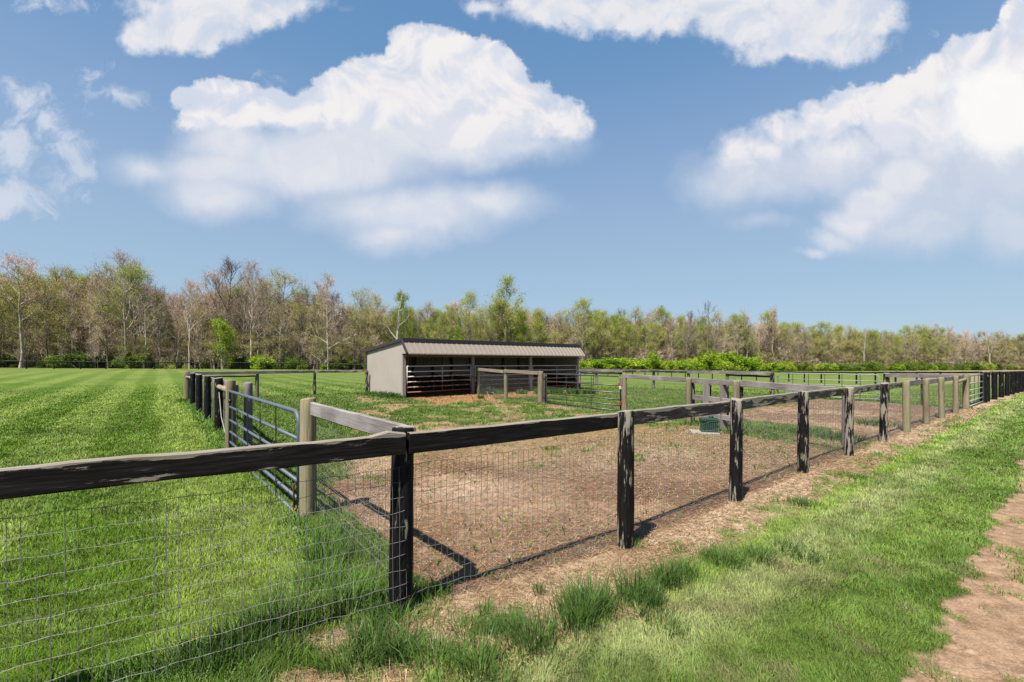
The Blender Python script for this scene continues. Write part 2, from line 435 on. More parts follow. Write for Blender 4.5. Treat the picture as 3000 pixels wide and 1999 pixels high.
def zones(x, y):
    """what grows or lies at (x, y): grass cover 0..1, blade height, grass colour, soil colour, straw amount"""
    x = np.asarray(x, float); y = np.asarray(y, float); n = len(x)
    c3 = lambda *v: np.tile(np.array(v, float), (n, 1))
    rd, rs, ra = line_d(RIGHT_LINE, x, y)            # rs > 0 : paddock side
    sd, ss_, _ = line_d(SIDE_LINE, x, y)
    bd, _, _ = line_d(BACK_LINE, x, y); idd, iss, _ = line_d(INNER_LINE, x, y); md, _, _ = line_d(MID_LINE, x, y)
    in1 = poly_in(POLY1, x, y); in2 = poly_in(POLY2, x, y)
    r = np.hypot(x, y)
    big = fbm(x * .35, y * .35, 4, 1); mid = fbm(x * 1.3, y * 1.3, 4, 2); fine = fbm(x * 5, y * 5, 3, 3); f2 = fbm(x * 2.6 + 5, y * 2.6, 4, 9)
    s = x * DR[0] + y * DR[1]                         # across the mowing direction
    al = x * DB[0] + y * DB[1]
    stripe = .5 + .5 * np.tanh(3.2 * np.sin(s * math.pi / 1.15 + .7 * (vnoise(al * .13, s * 0 + 3, 8) - .5)))
    stripe = (stripe * .74 + .14 * mid) + .18 * vnoise(s * 2.3, al * .12, 12)
    # ---- open lawn
    gcol = lerp(c3(.145, .285, .020), c3(.345, .480, .090), stripe)
    gcol = lerp(gcol, c3(.30, .40, .11), sstep(.52, .75, mid) * .45)
    gcol = lerp(gcol, c3(.10, .205, .02), sstep(.5, .75, big) * .5)
    cover = np.full(n, 1.); hgt = np.full(n, .046)
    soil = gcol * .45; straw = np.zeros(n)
    dirt = lerp(c3(.25, .145, .085), c3(.52, .355, .235), sstep(.30, .68, mid))
    dirt = lerp(dirt, c3(.18, .10, .06), sstep(.44, .60, fbm(x * .8 + 3, y * .8, 4, 21)) * .9)
    # ---- outside the front fence: straw strip, mown verge, wheel track
    out = rs < 0
    d = -rs
    wob = (f2 - .5) * .55 + (fine - .5) * .25
    right = ra > 7.0 - .5 + (mid - .5) * .8                   # right of the corner post
    edge = .63 + wob + .12 * (vnoise(ra * .7, ra * 0, 31) - .5)
    strip = out & right
    vg = lerp(c3(.145, .255, .042), c3(.235, .36, .07), vnoise(x * .9, y * .9, 14))
    vg = lerp(vg, c3(.43, .50, .19), sstep(.0, .7, 1 - np.abs(d - .98) / .62) * sstep(.22, .5, vnoise(ra * .5, d * 1.5, 15)) * .95)
    vg = lerp(vg, c3(.33, .53, .07), sstep(.28, .0, np.abs(d - .74)) * .75)
    vg = lerp(vg, c3(.095, .20, .022), sstep(.5, .8, fbm(x * 1.7 + 4, y * 1.7, 3, 51)) * .55)
    vg = lerp(vg, c3(.30, .27, .14), sstep(.58, .78, fbm(x * 3.1, y * 3.1 + 8, 3, 53)) * .5)
    gcol = np.where(out[:, None], vg, gcol)
    cs = sstep(-.12, .10, d - edge)
    cs = cs * (1 - .8 * sstep(9.3, 8.2, ra) * sstep(1.05, .7, d) * sstep(.66, .5, f2))
    cs = np.maximum(cs, .75 * sstep(.56, .66, f2) * sstep(.1, .35, d))         # grass clumps inside the strip
    cover = np.where(strip, cs, cover)
    straw = np.where(strip, (1 - cs) * .9, straw)
    soil = np.where(strip[:, None], lerp(lerp(c3(.57, .43, .30), c3(.37, .25, .155), sstep(.4, .65, mid)), vg * .45, cs), soil)
    hgt = np.where(out, .05, hgt)
    leftout = out & ~right
    cover = np.where(leftout, 1 - .85 * sstep(.48, .62, fbm(x * 1.7, y * 1.7, 3, 41)) * sstep(.15, .35, d), cover)
    straw = np.where(leftout, .5 * (1 - cover), straw)
    soil = np.where(leftout[:, None], lerp(c3(.40, .28, .18), gcol * .45, cover), soil)
    hgt = np.where(leftout, .10, hgt)
    tw = (f2 - .5) * .22 + (fine - .5) * .26 + .09 * (vnoise(ra * .9, ra * 0 + 9, 33) - .5)
    tr = sstep(2.10, 2.20, d + tw) * sstep(2.86, 2.66, d - tw * .6 + .0)
    tr = tr * out * sstep(30, 18, ra)
    tr2 = sstep(3.9, 4.05, d + tw) * sstep(4.6, 4.4, d - tw) * out
    tr = np.maximum(tr, tr2)
    cover = cover * (1 - tr * (1 - .55 * sstep(.60, .68, f2)))
    soil = lerp(soil, lerp(c3(.32, .205, .13), c3(.43, .295, .20), fine), tr)
    far_strip = strip & (ra > 30)
    # ---- paddock 1
    wx = (mid - .5) * 1.6
    dz_ = sstep(-3.4, -1.6, x + (y - 6) * .05 + wx) * sstep(13.6, 10.6, y + wx)
    bare = dz_ * (1 - .5 * sstep(.70, .80, f2) * sstep(.45, .6, big) - .03 * sstep(.6, .7, f2)) + (1 - dz_) * np.where(x < -3.4 - (y - 9) * .35 + wx, .0, .12 + .6 * sstep(.42, .60, mid))
    shed_rel = np.stack([x - SHED[0], y - SHED[1]], -1); sa = shed_rel @ DR; sb = shed_rel @ DB
    mul = sstep(-3.9, -2.4, sb + (mid - .5) * 2.0 + .06 * np.abs(sa - 4)) * sstep(-.4, .5, sa + (f2 - .5)) * sstep(13.2, 12, sa) * (sb < 4.6)
    bare = np.maximum(bare, mul)
    bare = np.where(sd < .45 + (f2 - .5) * .4, np.minimum(bare, .12), bare)
    nearfence = in1 & (rd < 1.2)
    gin = lerp(c3(.09, .19, .02), c3(.20, .31, .055), mid)
    gin = lerp(gin, c3(.30, .32, .12), sstep(.5, .7, f2) * .35)
    soil1 = lerp(dirt, c3(.43, .25, .115), mul * .85)
    soil1 = lerp(soil1, c3(.45, .37, .29), np.exp(-((x - 1.1) / 1.2) ** 2 - ((y - 7.6) / .8) ** 2) * .6 * (mid * 1.6))
    for (gx, gy), (sx, sy), cc, am in ((G(1800, 1400), (1.6, .9), (.20, .115, .07), .8), (G(1640, 1570), (.9, .5), (.24, .14, .08), .7), (G(2080, 1370), (1.2, .8), (.22, .13, .08), .7), (G(1370, 1440), (.9, .6), (.62, .46, .35), .75), (G(1960, 1325), (1.1, .9), (.60, .46, .37), .8), (G(1500, 1500), (.6, .4), (.60, .42, .28), .5)):
        soil1 = lerp(soil1, c3(*cc), np.exp(-((x - gx) / sx) ** 2 - ((y - gy) / sy) ** 2) * am * np.clip(.4 + 1.2 * f2, 0, 1))
    soil1 = lerp(soil1, c3(.21, .125, .075), sstep(.75, .15, rd + (f2 - .5) * .4) * .75)  # dark straw band along the fence, with wire mesh shade painted in
    soil1 = lerp(soil1, c3(.36, .27, .12), sstep(7.0, 10.5, y + wx) * (1 - mul) * .65)
    cv1 = np.clip(1 - bare, 0, 1); cv1 = np.where(bare > .4, cv1 * sstep(.50, .66, f2) * 1.2, cv1)
    cover = np.where(in1, cv1, cover); hgt = np.where(in1, .05 + .03 * mid, hgt)
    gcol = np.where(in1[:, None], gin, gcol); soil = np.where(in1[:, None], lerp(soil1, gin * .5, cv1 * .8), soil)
    straw = np.where(in1, np.clip(bare, 0, 1) * (.35 + .65 * sstep(.35, .7, big)) * (1 - mul * .6), straw)
    # ---- paddock 2
    b2 = sstep(6.0, 4.6, rd + wx) * sstep(.5, 1.5, idd) * sstep(17.8, 19.2, ra)
    b2 = np.maximum(b2, mul); b2 = np.maximum(b2, sstep(.55, .7, f2) * .35)
    gr2 = sstep(1.7, 1.1, np.abs(rd - 2.6)) * sstep(20.5, 18.8, ra)
    b2 = np.where(gr2 > .4, .1, b2)
    b2 = np.where((rd < 1.6) & (ra < 19), .75, b2)
    cv2 = np.clip(1 - b2, 0, 1)
    cover = np.where(in2, cv2, cover); hgt = np.where(in2, .055 + .05 * gr2, hgt)
    gcol = np.where(in2[:, None], gin * .95, gcol)
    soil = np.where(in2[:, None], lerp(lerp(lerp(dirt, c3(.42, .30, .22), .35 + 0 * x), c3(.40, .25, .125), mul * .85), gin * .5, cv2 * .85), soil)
    straw = np.where(in2, b2 * .4, straw)
    # ---- longer grass under fences
    tall = np.zeros(n)
    lf = (ra < 7.1)
    tall = np.maximum(tall, sstep(.42, .12, np.abs(rs + .02)) * lf * sstep(.35, .6, mid))
    _, _, sal = line_d(SIDE_LINE, x, y); gate_gap = (sal > 2.9) & (sal < 7.6)
    tall = np.maximum(tall, sstep(.5, .12, sd) * (ra < 60) * sstep(.25, .5, f2) * .8 * np.where(gate_gap, .12, 1.))
    tall = np.maximum(tall, sstep(.55, .15, bd) * .9)
    tall = np.maximum(tall, sstep(.4, .1, md) * .9)
    tall = np.maximum(tall, sstep(.6, .2, np.abs(sa + .25)) * sstep(-.3, .0, sb) * sstep(5.4, 4.8, sb))
    # ---- beyond: rough field to the right, leaf litter in the wood
    ang = np.where(y > 1, CX + F * x / np.maximum(y, 1), np.where(x < 0, -2000, 5000))
    zf = np.interp(ang, TZX, TZZ)
    wood = sstep(-5, 3, r * np.cos(np.arctan2(x, np.maximum(y, .1))) - zf + 1 + (mid - .5) * 5) * (y > 20)
    gcol = lerp(gcol, c3(.33, .43, .11), sstep(24, 60, y) * .45 * (~out))
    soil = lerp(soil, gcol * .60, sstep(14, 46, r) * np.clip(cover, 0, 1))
    soil = lerp(soil, c3(.13, .095, .06), wood); cover = cover * (1 - wood)
    dry = sstep(2550, 2750, ang) * sstep(40, 60, y) * (1 - wood)
    soil = lerp(soil, c3(.36, .29, .17), dry * .8)
    return dict(cover=np.clip(cover, 0, 1), h=hgt, gcol=gcol, soil=soil, straw=np.clip(straw, 0, 1), tall=np.clip(tall, 0, 1),
                rs=rs, ra=ra, in1=in1, in2=in2, stripe=stripe, mul=mul, f2=f2, out=out)

TZX = [-600, 0, 800, 1100, 1500, 2000, 2400, 3000, 3600]
TZZ = [88, 88, 92, 98, 112, 135, 165, 215, 260]

# ------------------------------------------------------------------ ground sheet
def build_ground():
    rr = [0.]
    r = .35
    while r < 2500:
        rr.append(r); r *= 1.0105 if r < 45 else (1.02 if r < 300 else 1.12)
    rr = np.array(rr)
    a = np.concatenate([np.linspace(-180, -66, 40, endpoint=False), np.linspace(-66, 66, 760, endpoint=False), np.linspace(66, 180, 40, endpoint=False)])
    a = np.radians(a)
    A, RR = np.meshgrid(a, rr)
    X = RR * np.sin(A); Y = RR * np.cos(A)
    x = X.ravel(); y = Y.ravel()
    Z = np.concatenate([zones_col(x[i:i+60000], y[i:i+60000]) for i in range(0, len(x), 60000)])
    z = terrain(x, y)
    V = np.stack([x, y, z], 1)
    na = len(a); nr = len(rr)
    i = np.arange(nr - 1)[:, None] * na; j = np.arange(na)[None, :]; j2 = (j + 1) % na
    f = np.stack([i + j, i + na + j, i + na + j2, i + j2], -1).reshape(-1, 4)[:, ::-1]
    f = f[na:] if False else f
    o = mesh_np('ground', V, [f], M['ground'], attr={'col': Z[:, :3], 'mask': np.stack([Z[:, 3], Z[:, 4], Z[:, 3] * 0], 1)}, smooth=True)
    tag(o, kind='structure')
    return o

def zones_col(x, y):
    z = zones(x, y)
    return np.concatenate([z['soil'], z['cover'][:, None], z['straw'][:, None]], 1)

build_ground()

# ------------------------------------------------------------------ grass, straw
def blades(name, x, y, h, w, col, lean_a, lean, mat, label, base_dz=0., cat='grass'):
    n = len(x)
    z = terrain(x, y) + base_dz
    ya = RNG.uniform(0, 2 * math.pi, n)
    wx = np.cos(ya) * w / 2; wy = np.sin(ya) * w / 2
    lx = np.cos(lean_a) * lean * h; ly = np.sin(lean_a) * lean * h
    up = h * np.sqrt(np.maximum(.15, 1 - (lean * .8) ** 2))
    V = np.empty((n, 5, 3), np.float32)
    V[:, 0] = np.stack([x - wx, y - wy, z - .01], 1); V[:, 1] = np.stack([x + wx, y + wy, z - .01], 1)
    mx = x + lx * .35; my = y + ly * .35; mz = z + up * .6
    V[:, 2] = np.stack([mx + wx * .75, my + wy * .75, mz], 1); V[:, 3] = np.stack([mx - wx * .75, my - wy * .75, mz], 1)
    V[:, 4] = np.stack([x + lx, y + ly, z + up], 1)
    b = np.arange(n) * 5
    q = np.stack([b, b + 1, b + 2, b + 3], 1); t = np.stack([b + 3, b + 2, b + 4], 1)
    o = mesh_np(name, V.reshape(-1, 3), [q, t], mat, attr={'col': np.repeat(col, 5, 0)})
    return tag(o, label, cat, kind='stuff')

def scatter(n, r0, r1, p):
    """points in the camera's field, density falling as r^-p"""
    u = RNG.random(n); e = 2 - p
    r = (r0 ** e + u * (r1 ** e - r0 ** e)) ** (1 / e)
    a = np.radians(RNG.uniform(-66, 60, n))
    return r * np.sin(a), r * np.cos(a), r

def build_grass():
    x, y, r = scatter(1500000, 1.55, 48, 1.5)
    Z = zones(x, y)
    keep = RNG.random(len(x)) < Z['cover'] ** 1.15 * (1 - sstep(14, 47, r) ** .8)
    x, y, r = x[keep], y[keep], r[keep]
    Z = {k: v[keep] for k, v in Z.items()}
    n = len(x)
    h = Z['h'] * RNG.uniform(.5, 1.25, n) * (1 + .25 * sstep(4, 20, r))
    w = np.maximum(.0036, .0010 * r) * RNG.uniform(.7, 1.4, n)
    col = Z['gcol'] * (1 + RNG.normal(0, .22, (n, 1))) * (1 + RNG.normal(0, .06, (n, 3)))
    dry = RNG.random(n) < .04
    col[dry] = np.array([.30, .25, .13]) * RNG.uniform(.7, 1.2, (dry.sum(), 1))
    la = RNG.uniform(0, 2 * math.pi, n)
    # mower pushed neighbouring stripes opposite ways
    bias = np.where(Z['stripe'] > .48, math.atan2(DB[1], DB[0]), math.atan2(-DB[1], -DB[0]))
    usebias = (RNG.random(n) < .3)
    la = np.where(usebias, bias + RNG.normal(0, .5, n), la)
    tuft = vnoise(x * 5.5, y * 5.5, 61); ta = vnoise(x * 3.1, y * 3.1, 62) * 12.5      # neighbouring blades lean together in tufts
    la = np.where(RNG.random(n) < .55, ta + RNG.normal(0, .45, n), la)
    h = h * (.55 + .9 * tuft)
    col = col * ((.78 + .46 * vnoise(x * 7.3, y * 7.3, 63)) * (.72 + .52 * fbm(x * 1.5, y * 1.5, 3, 64)))[:, None]
    blades('mown_grass', x, y, h, w, np.clip(col, .01, .8), la, RNG.uniform(.2, .95, n), M['blade'], 'short mown grass covering pasture, paddock and verge')
    # longer grass under the fences
    x, y, r = scatter(420000, 1.55, 40, 1.5)
    Z = zones(x, y)
    keep = RNG.random(len(x)) < Z['tall'] * .85
    x, y, r = x[keep], y[keep], r[keep]; Z = {k: v[keep] for k, v in Z.items()}; n = len(x)
    h = RNG.uniform(.08, .24, n) * (.6 + .6 * Z['f2'])
    w = np.maximum(.005, .0012 * r) * RNG.uniform(.7, 1.5, n)
    col = lerp(np.tile([.06, .15, .018], (n, 1)), np.tile([.18, .34, .05], (n, 1)), RNG.random(n)) * (1 + RNG.normal(0, .12, (n, 1)))
    # tussocks along the outer edge of the straw strip and round the shed
    T = []
    for px, py, rad, num, hh in [(1275, 1950, .12, 110, .2), (1180, 1930, .07, 50, .15), (1400, 1975, .14, 200, .22), (1570, 1900, .13, 200, .22), (1690, 1830, .13, 260, .28),
                         (1740, 1790, .12, 240, .28), (1860, 1760, .11, 200, .26), (1950, 1715, .1, 180, .24), (2010, 1690, .09, 140, .2), (2120, 1650, .16, 300, .15), (2220, 1635, .14, 220, .13),
                         (1490, 1860, .07, 60, .17), (1580, 1740, .05, 40, .12), (1420, 1800, .05, 50, .14), (830, 1830, .22, 380, .27), (720, 1900, .2, 320, .24), (1010, 1780, .2, 320, .22), (1090, 1880, .12, 120, .18),
                         (930, 1720, .2, 300, .2), (600, 1960, .22, 320, .22), (1130, 1820, .12, 150, .16), (960, 1590, .18, 150, .16), (900, 1560, .08, 50, .10), (960, 1640, .2, 260, .22),
                         (1850, 1600, .12, 120, .1), (2350, 1480, .15, 160, .1), (2500, 1400, .2, 160, .1), (2560, 1245, .5, 200, .2), (2350, 1270, .5, 300, .22), (2440, 1285, .4, 250, .22), (2250, 1262, .5, 260, .2), (2480, 1290, .3, 160, .2)]:
        c = G(px, py); T.append((c[0], c[1], rad, num, hh))
    for a, b, rad, num, hh in [(4.6, -.55, .35, 160, .45), (5.2, -.9, .35, 140, .3), (6.3, -1.5, .3, 100, .3), (7.1, -2.2, .4, 180, .42), (7.9, -2.6, .4, 160, .42), (8.8, -3.1, .4, 150, .42), (9.6, -3.4, .4, 160, .36),
                               (2.9, -2.5, .12, 60, .25), (-.3, .5, .4, 260, .3), (-.35, 1.3, .4, 260, .32), (-.35, 2.3, .4, 220, .3), (-.3, 3.3, .4, 200, .28), (-.2, -.05, .2, 120, .2)]:
        c = SHL(a, b); T.append((c[0], c[1], rad, num, hh))
    for k in range(26):
        t_ = RNG.random(); c = G(1020 + 1350 * t_ + RNG.normal(0, 45), 1965 - 345 * t_ + RNG.normal(0, 28))
        T.append((c[0], c[1], RNG.uniform(.06, .17), int(RNG.uniform(35, 150)), RNG.uniform(.09, .2)))
    for c in (IN2[0], IN2[1], IG, END):
        T.append((c[0], c[1], .25, 140, .18))
    tx = [x]; ty = [y]; th = [h]; tw = [w]; tc = [col]; tl = [RNG.uniform(0, 2 * math.pi, n)]; te = [RNG.uniform(.25, .9, n)]
    for cx, cy, rad, num, hh in T:
        rr = math.hypot(cx, cy); num = int(num * 1.3)
        dx = RNG.normal(0, rad * .55, num); dy = RNG.normal(0, rad * .55, num)
        tx.append(cx + dx); ty.append(cy + dy)
        th.append(hh * RNG.uniform(.5, 1.15, num)); tw.append(np.maximum(.0055, .0013 * rr) * RNG.uniform(.7, 1.4, num))
        k = RNG.random(); base = np.array([.06, .125, .03]) * (1 - k) + np.array([.13, .23, .045]) * k
        tc.append(base * (1 + RNG.normal(0, .2, (num, 1))) * (1 + RNG.normal(0, .05, (num, 3))))
        tl.append(np.arctan2(dy, dx) + RNG.normal(0, .5, num)); te.append(RNG.uniform(.15, .85, num))
    cat = np.concatenate
    blades('long_grass', cat(tx), cat(ty), cat(th), cat(tw), np.clip(cat(tc), .01, .6), cat(tl), cat(te), M['blade'], 'unmown long grass tufts along the fence lines and shed')
    # broad weed leaves
    x, y, r = scatter(260000, 1.6, 24, 1.5)
    Z = zones(x, y)
    keep = RNG.random(len(x)) < np.where(Z['in1'], .34 * (Z['cover'] > .3) * sstep(5, 9, r) + .02, Z['tall'] * .18)
    x, y, r = x[keep], y[keep], r[keep]; n = len(x)
    col = lerp(np.tile([.08, .18, .025], (n, 1)), np.tile([.20, .33, .06], (n, 1)), RNG.random(n))
    blades('weeds', x, y, RNG.uniform(.05, .13, n), np.maximum(.016, .0022 * r) * RNG.uniform(.7, 1.3, n), col, RNG.uniform(0, 6.28, n), RNG.uniform(.7, 1.0, n), M['blade'], 'low broad-leaved weeds scattered over the paddock', cat='weeds')
    # straw and stalks lying on bare soil
    x, y, r = scatter(800000, 1.6, 26, 1.5)
    Z = zones(x, y)
    keep = RNG.random(len(x)) < Z['straw'] * .74 + Z['mul'] * .3
    x, y, r = x[keep], y[keep], r[keep]; Z = {k: v[keep] for k, v in Z.items()}; n = len(x)
    a = RNG.uniform(0, 2 * math.pi, n); L = RNG.uniform(.015, .085, n) * (1 + .04 * r); w = np.maximum(.0022, .0007 * r) * RNG.uniform(.7, 1.4, n)
    z = terrain(x, y)
    ux, uy = np.cos(a), np.sin(a); tilt = RNG.normal(.0, .16, n); lift = RNG.uniform(.002, .02, n)
    P = np.empty((n, 4, 3), np.float32)
    for i, (s_, t_) in enumerate(((-1, -1), (1, -1), (1, 1), (-1, 1))):
        P[:, i] = np.stack([x + ux * L / 2 * s_ - uy * w / 2 * t_, y + uy * L / 2 * s_ + ux * w / 2 * t_, z + lift + np.abs(tilt) * L / 2 + s_ * tilt * L / 2], 1)
    k = RNG.random(n)
    col = lerp(np.tile([.16, .085, .045], (n, 1)), np.tile([.76, .56, .37], (n, 1)), k ** 1.4)
    outc = Z['out']; col[outc] = col[outc] * np.array([1.12, 1.08, 1.0])
    mu = Z['mul'] > .5; col[mu] = col[mu] * np.array([1.15, .85, .55])
    o = mesh_np('straw', P.reshape(-1, 3), [np.arange(n * 4).reshape(-1, 4)], M['straw'], attr={'col': np.repeat(np.clip(col, 0, .95), 4, 0)})
    tag(o, 'dry straw and chaff lying on the bare soil', 'straw', kind='stuff')

build_grass()

def build_clods():
    x, y, r = scatter(60000, 1.7, 22, 1.5)
    Z = zones(x, y)
    keep = RNG.random(len(x)) < (1 - Z['cover']) * .30 * sstep(.45, .62, fbm(x * 1.1, y * 1.1, 3, 91))
    x, y, r = x[keep], y[keep], r[keep]; soil = Z['soil'][keep]; n = len(x)
    s_ = RNG.uniform(.004, .013, n) * (1 + .05 * r) * np.where(RNG.random(n) < .06, 2., 1.)
    o8 = np.array([(1, 0, 0), (0, 1, 0), (-1, 0, 0), (0, -1, 0), (0, 0, .6), (0, 0, -.5)], float)
    V = (o8[None] * RNG.uniform(.6, 1.3, (n, 6, 1))) * s_[:, None, None]
    a = RNG.uniform(0, 6.28, n); ca, sa = np.cos(a)[:, None], np.sin(a)[:, None]
    V = np.stack([V[..., 0] * ca - V[..., 1] * sa + x[:, None], V[..., 0] * sa + V[..., 1] * ca + y[:, None], V[..., 2] + terrain(x, y)[:, None]], -1)
    T = np.array([(0, 1, 4), (1, 2, 4), (2, 3, 4), (3, 0, 4), (1, 0, 5), (2, 1, 5), (3, 2, 5), (0, 3, 5)])
    f = (np.arange(n)[:, None, None] * 6 + T[None]).reshape(-1, 3)
    col = soil * RNG.uniform(.6, 1.35, (n, 1))
    o = mesh_np('clods', V.reshape(-1, 3), [f], M['straw'], attr={'col': np.repeat(np.clip(col, 0, .9), 6, 0)})
    tag(o, 'small clods and stones on the bare soil', 'clods', kind='stuff')
build_clods()

# ------------------------------------------------------------------ timber parts
def post(parent, p, top, r, mat, name='post', label=None, lean=(0, 0), n=14, sink=.25, flat=False):
    """round timber post standing at plan point p; top = height above the ground there"""
    z0 = tz(*p)
    rnd = random.Random(hash((round(p[0], 2), round(p[1], 2))))
    mb = MB(); V = []; levels = [-sink] + [top * k for k in (0, .12, .3, .5, .7, .88, .985)] + [top]
    ph = rnd.random() * 6
    for i, z in enumerate(levels):
        for k in range(n):
            t = 2 * math.pi * k / n
            rr = r * (1.03 - .07 * max(z, 0) / top) * (1 + .035 * math.sin(2 * t + ph + z * 1.3) + .02 * math.sin(5 * t + ph * 2 + z * 3) + .012 * rnd.uniform(-1, 1))
            if i == len(levels) - 1: rr *= .90
            zz = z + (.012 * math.cos(t + ph) if i >= len(levels) - 2 else 0)
            V.append((rr * math.cos(t) + lean[0] * max(z, 0), rr * math.sin(t) + lean[1] * max(z, 0), zz))
    Fs = [(i*n+k, i*n+(k+1) % n, (i+1)*n+(k+1) % n, (i+1)*n+k) for i in range(len(levels)-1) for k in range(n)]
    c = len(V); V.append((lean[0]*top, lean[1]*top, top + .004)); b = (len(levels)-1) * n
    Fs += [(b+k, b+(k+1) % n, c) for k in range(n)]
    mb.add(V, Fs)
    o = mb.build(name, mat, parent, smooth=True)
    pl = parent.location if parent else Vector((0, 0, 0))
    o.location = (p[0] - pl.x, p[1] - pl.y, z0 - pl.z)
    try:
        me = o.data
        for poly in me.polygons:
            if poly.normal.z > .7: poly.use_smooth = False
    except Exception: pass
    if label: o['label'] = label
    return o

def board(parent, a, b, hgt, thick, mat, name='rail', label=None, wob=.002, prof=None, segs=None):
    """a sawn board between 3-D points a and b (its centre line), standing on edge"""
    a = Vector(a); b = Vector(b); d = b - a; L = d.length
    segs = segs or max(6, int(L / .12))
    rnd = random.Random(int(abs(a.x * 91 + b.y * 57) * 100))
    mb = MB(); V = []; Fs = []
    p1, p2, p3 = rnd.random() * 6, rnd.random() * 6, rnd.random() * 6
    for i in range(segs + 1):
        u = i / segs; x = u * L
        dz = wob * (math.sin(x * 2.1 + p1) + .6 * math.sin(x * 5.3 + p2))
        tn = wob * .9 * (math.sin(x * 9 + p3) + rnd.uniform(-.8, .8)); bn = wob * .5 * rnd.uniform(-1, 1)
        ex = prof(u) if prof else (0, 0)
        dy = wob * .8 * math.sin(x * 1.7 + p2)
        zt = hgt / 2 + dz + tn + ex[0]; zb = -hgt / 2 + dz + bn + ex[1]
        c = min(.008, thick * .25)
        V += [(x, dy - thick/2, zb + c), (x, dy - thick/2, zt - c), (x, dy - thick/2 + c, zt), (x, dy + thick/2 - c, zt), (x, dy + thick/2, zt - c), (x, dy + thick/2, zb + c), (x, dy + thick/2 - c, zb), (x, dy - thick/2 + c, zb)]
    n = 8
    for i in range(segs):
        for k in range(n):
            k2 = (k + 1) % n
            Fs.append((i*n+k, (i+1)*n+k, (i+1)*n+k2, i*n+k2))
    Fs.append(tuple(range(n))); Fs.append(tuple(segs*n + k for k in range(n-1, -1, -1)))
    mb.add(V, Fs)
    o = mb.build(name, mat, parent)
    rot = d.to_track_quat('X', 'Z')
    o.rotation_mode = 'QUATERNION'; o.rotation_quaternion = rot
    pl = parent.location if parent else Vector((0, 0, 0))
    o.location = a - pl
    if label: o['label'] = label
    return o

def pole(parent, a, b, r, mat, name='brace_pole', label=None):
    a = Vector(a); b = Vector(b); d = b - a
    pts = [(d.length * k / 6, .01 * math.sin(k * 1.3), .01 * math.cos(k * 1.9)) for k in range(7)]
    o = MB().tube(pts, [r * (1 + .06 * math.sin(k * 2.2)) for k in range(7)], 10).build(name, mat, parent, smooth=True)
    o.rotation_mode = 'QUATERNION'; o.rotation_quaternion = d.to_track_quat('X', 'Z')
    pl = parent.location if parent else Vector((0, 0, 0)); o.location = a - pl
    if label: o['label'] = label
    return o

def wiremesh(parent, line, top, bottom=.03, dv=.05, dh=.10, r=.0017, name='wire_mesh', wav=.008, mat=None):
    """welded stock mesh hung along a plan polyline, following the ground"""
    line = [np.array(p, float) for p in line]
    S = [0.]
    for i in range(len(line) - 1): S.append(S[-1] + np.hypot(*(line[i+1] - line[i])))
    S = np.array(S); LX = np.array([p[0] for p in line]); LY = np.array([p[1] for p in line])
    Vs = []; Fq = []; base = 0
    off = np.array(parent.location)
    def wav_off(s, z):
        return wav * (np.sin(s * 2.3 + z * 3) + .5 * np.sin(s * 7.1 + z * 9 + 1) + .3 * np.sin(s * 19. + 2 * z))
    dirs = np.gradient(np.stack([np.interp(np.linspace(0, S[-1], 64), S, LX), np.interp(np.linspace(0, S[-1], 64), S, LY)], 1), axis=0)
    def pos(s, z):
        x = np.interp(s, S, LX); y = np.interp(s, S, LY)
        k = np.clip((s / S[-1] * 63).astype(int), 0, 63); d = dirs[k]; d = d / np.linalg.norm(d, axis=1, keepdims=True)
        o = wav_off(s, z)
        return np.stack([x - d[:, 1] * o, y + d[:, 0] * o, terrain(x, y) + z], 1)
    def ribbons(P, rad):
        """P (m,k,3): m wires with k points -> 3-sided tubes"""
        nonlocal base
        m, k, _ = P.shape
        d = np.gradient(P, axis=1); d /= np.linalg.norm(d, axis=2, keepdims=True) + 1e-9
        ref = np.where(np.abs(d[..., 2:3]) > .7, np.array([1., 0, 0]), np.array([0, 0, 1.]))
        a = np.cross(d, ref); a /= np.linalg.norm(a, axis=2, keepdims=True); b = np.cross(a, d)
        ring = np.stack([P + (a * math.cos(t) + b * math.sin(t)) * rad for t in (0, 2.0944, 4.18879)], 2)  # m,k,3,3
        Vs.append(ring.reshape(-1, 3))
        idx = np.arange(m * k * 3).reshape(m, k, 3) + base
        for c in range(3):
            c2 = (c + 1) % 3
            Fq.append(np.stack([idx[:, :-1, c], idx[:, :-1, c2], idx[:, 1:, c2], idx[:, 1:, c]], -1).reshape(-1, 4))
        base += m * k * 3
    nv = max(2, int(S[-1] / dv)); nh = int(round((top - bottom) / dh))
    sv = np.linspace(0, S[-1], nv); zz = np.linspace(bottom, top, nh * 2 + 1)
    SS, ZZ = np.meshgrid(sv + RNG.normal(0, .002, nv), zz, indexing='ij')
    ribbons(pos(SS.ravel(), ZZ.ravel()).reshape(nv, len(zz), 3), r * .9)
    sh = np.arange(0, S[-1], .1)
    SS, ZZ = np.meshgrid(sh, np.linspace(bottom, top, nh + 1), indexing='xy')
    kz = .006 * np.sin(SS * 25 + ZZ * 40) + .008 * np.sin(SS * 1.9 + ZZ * 3) + .004 * np.sin(SS * 62.8)
    P = pos(SS.ravel(), ZZ.ravel()); P[:, 2] += kz.ravel() * (wav > 0)
    ribbons(P.reshape(nh + 1, len(sh), 3), r * 1.0)
    o = mesh_np(name, np.concatenate(Vs) - off, Fq, mat or M['wire'], parent)
    return o

def v3(p, z): return (p[0], p[1], tz(*p) + z)
def unit(v): v = np.array(v, float); return v / np.hypot(*v)

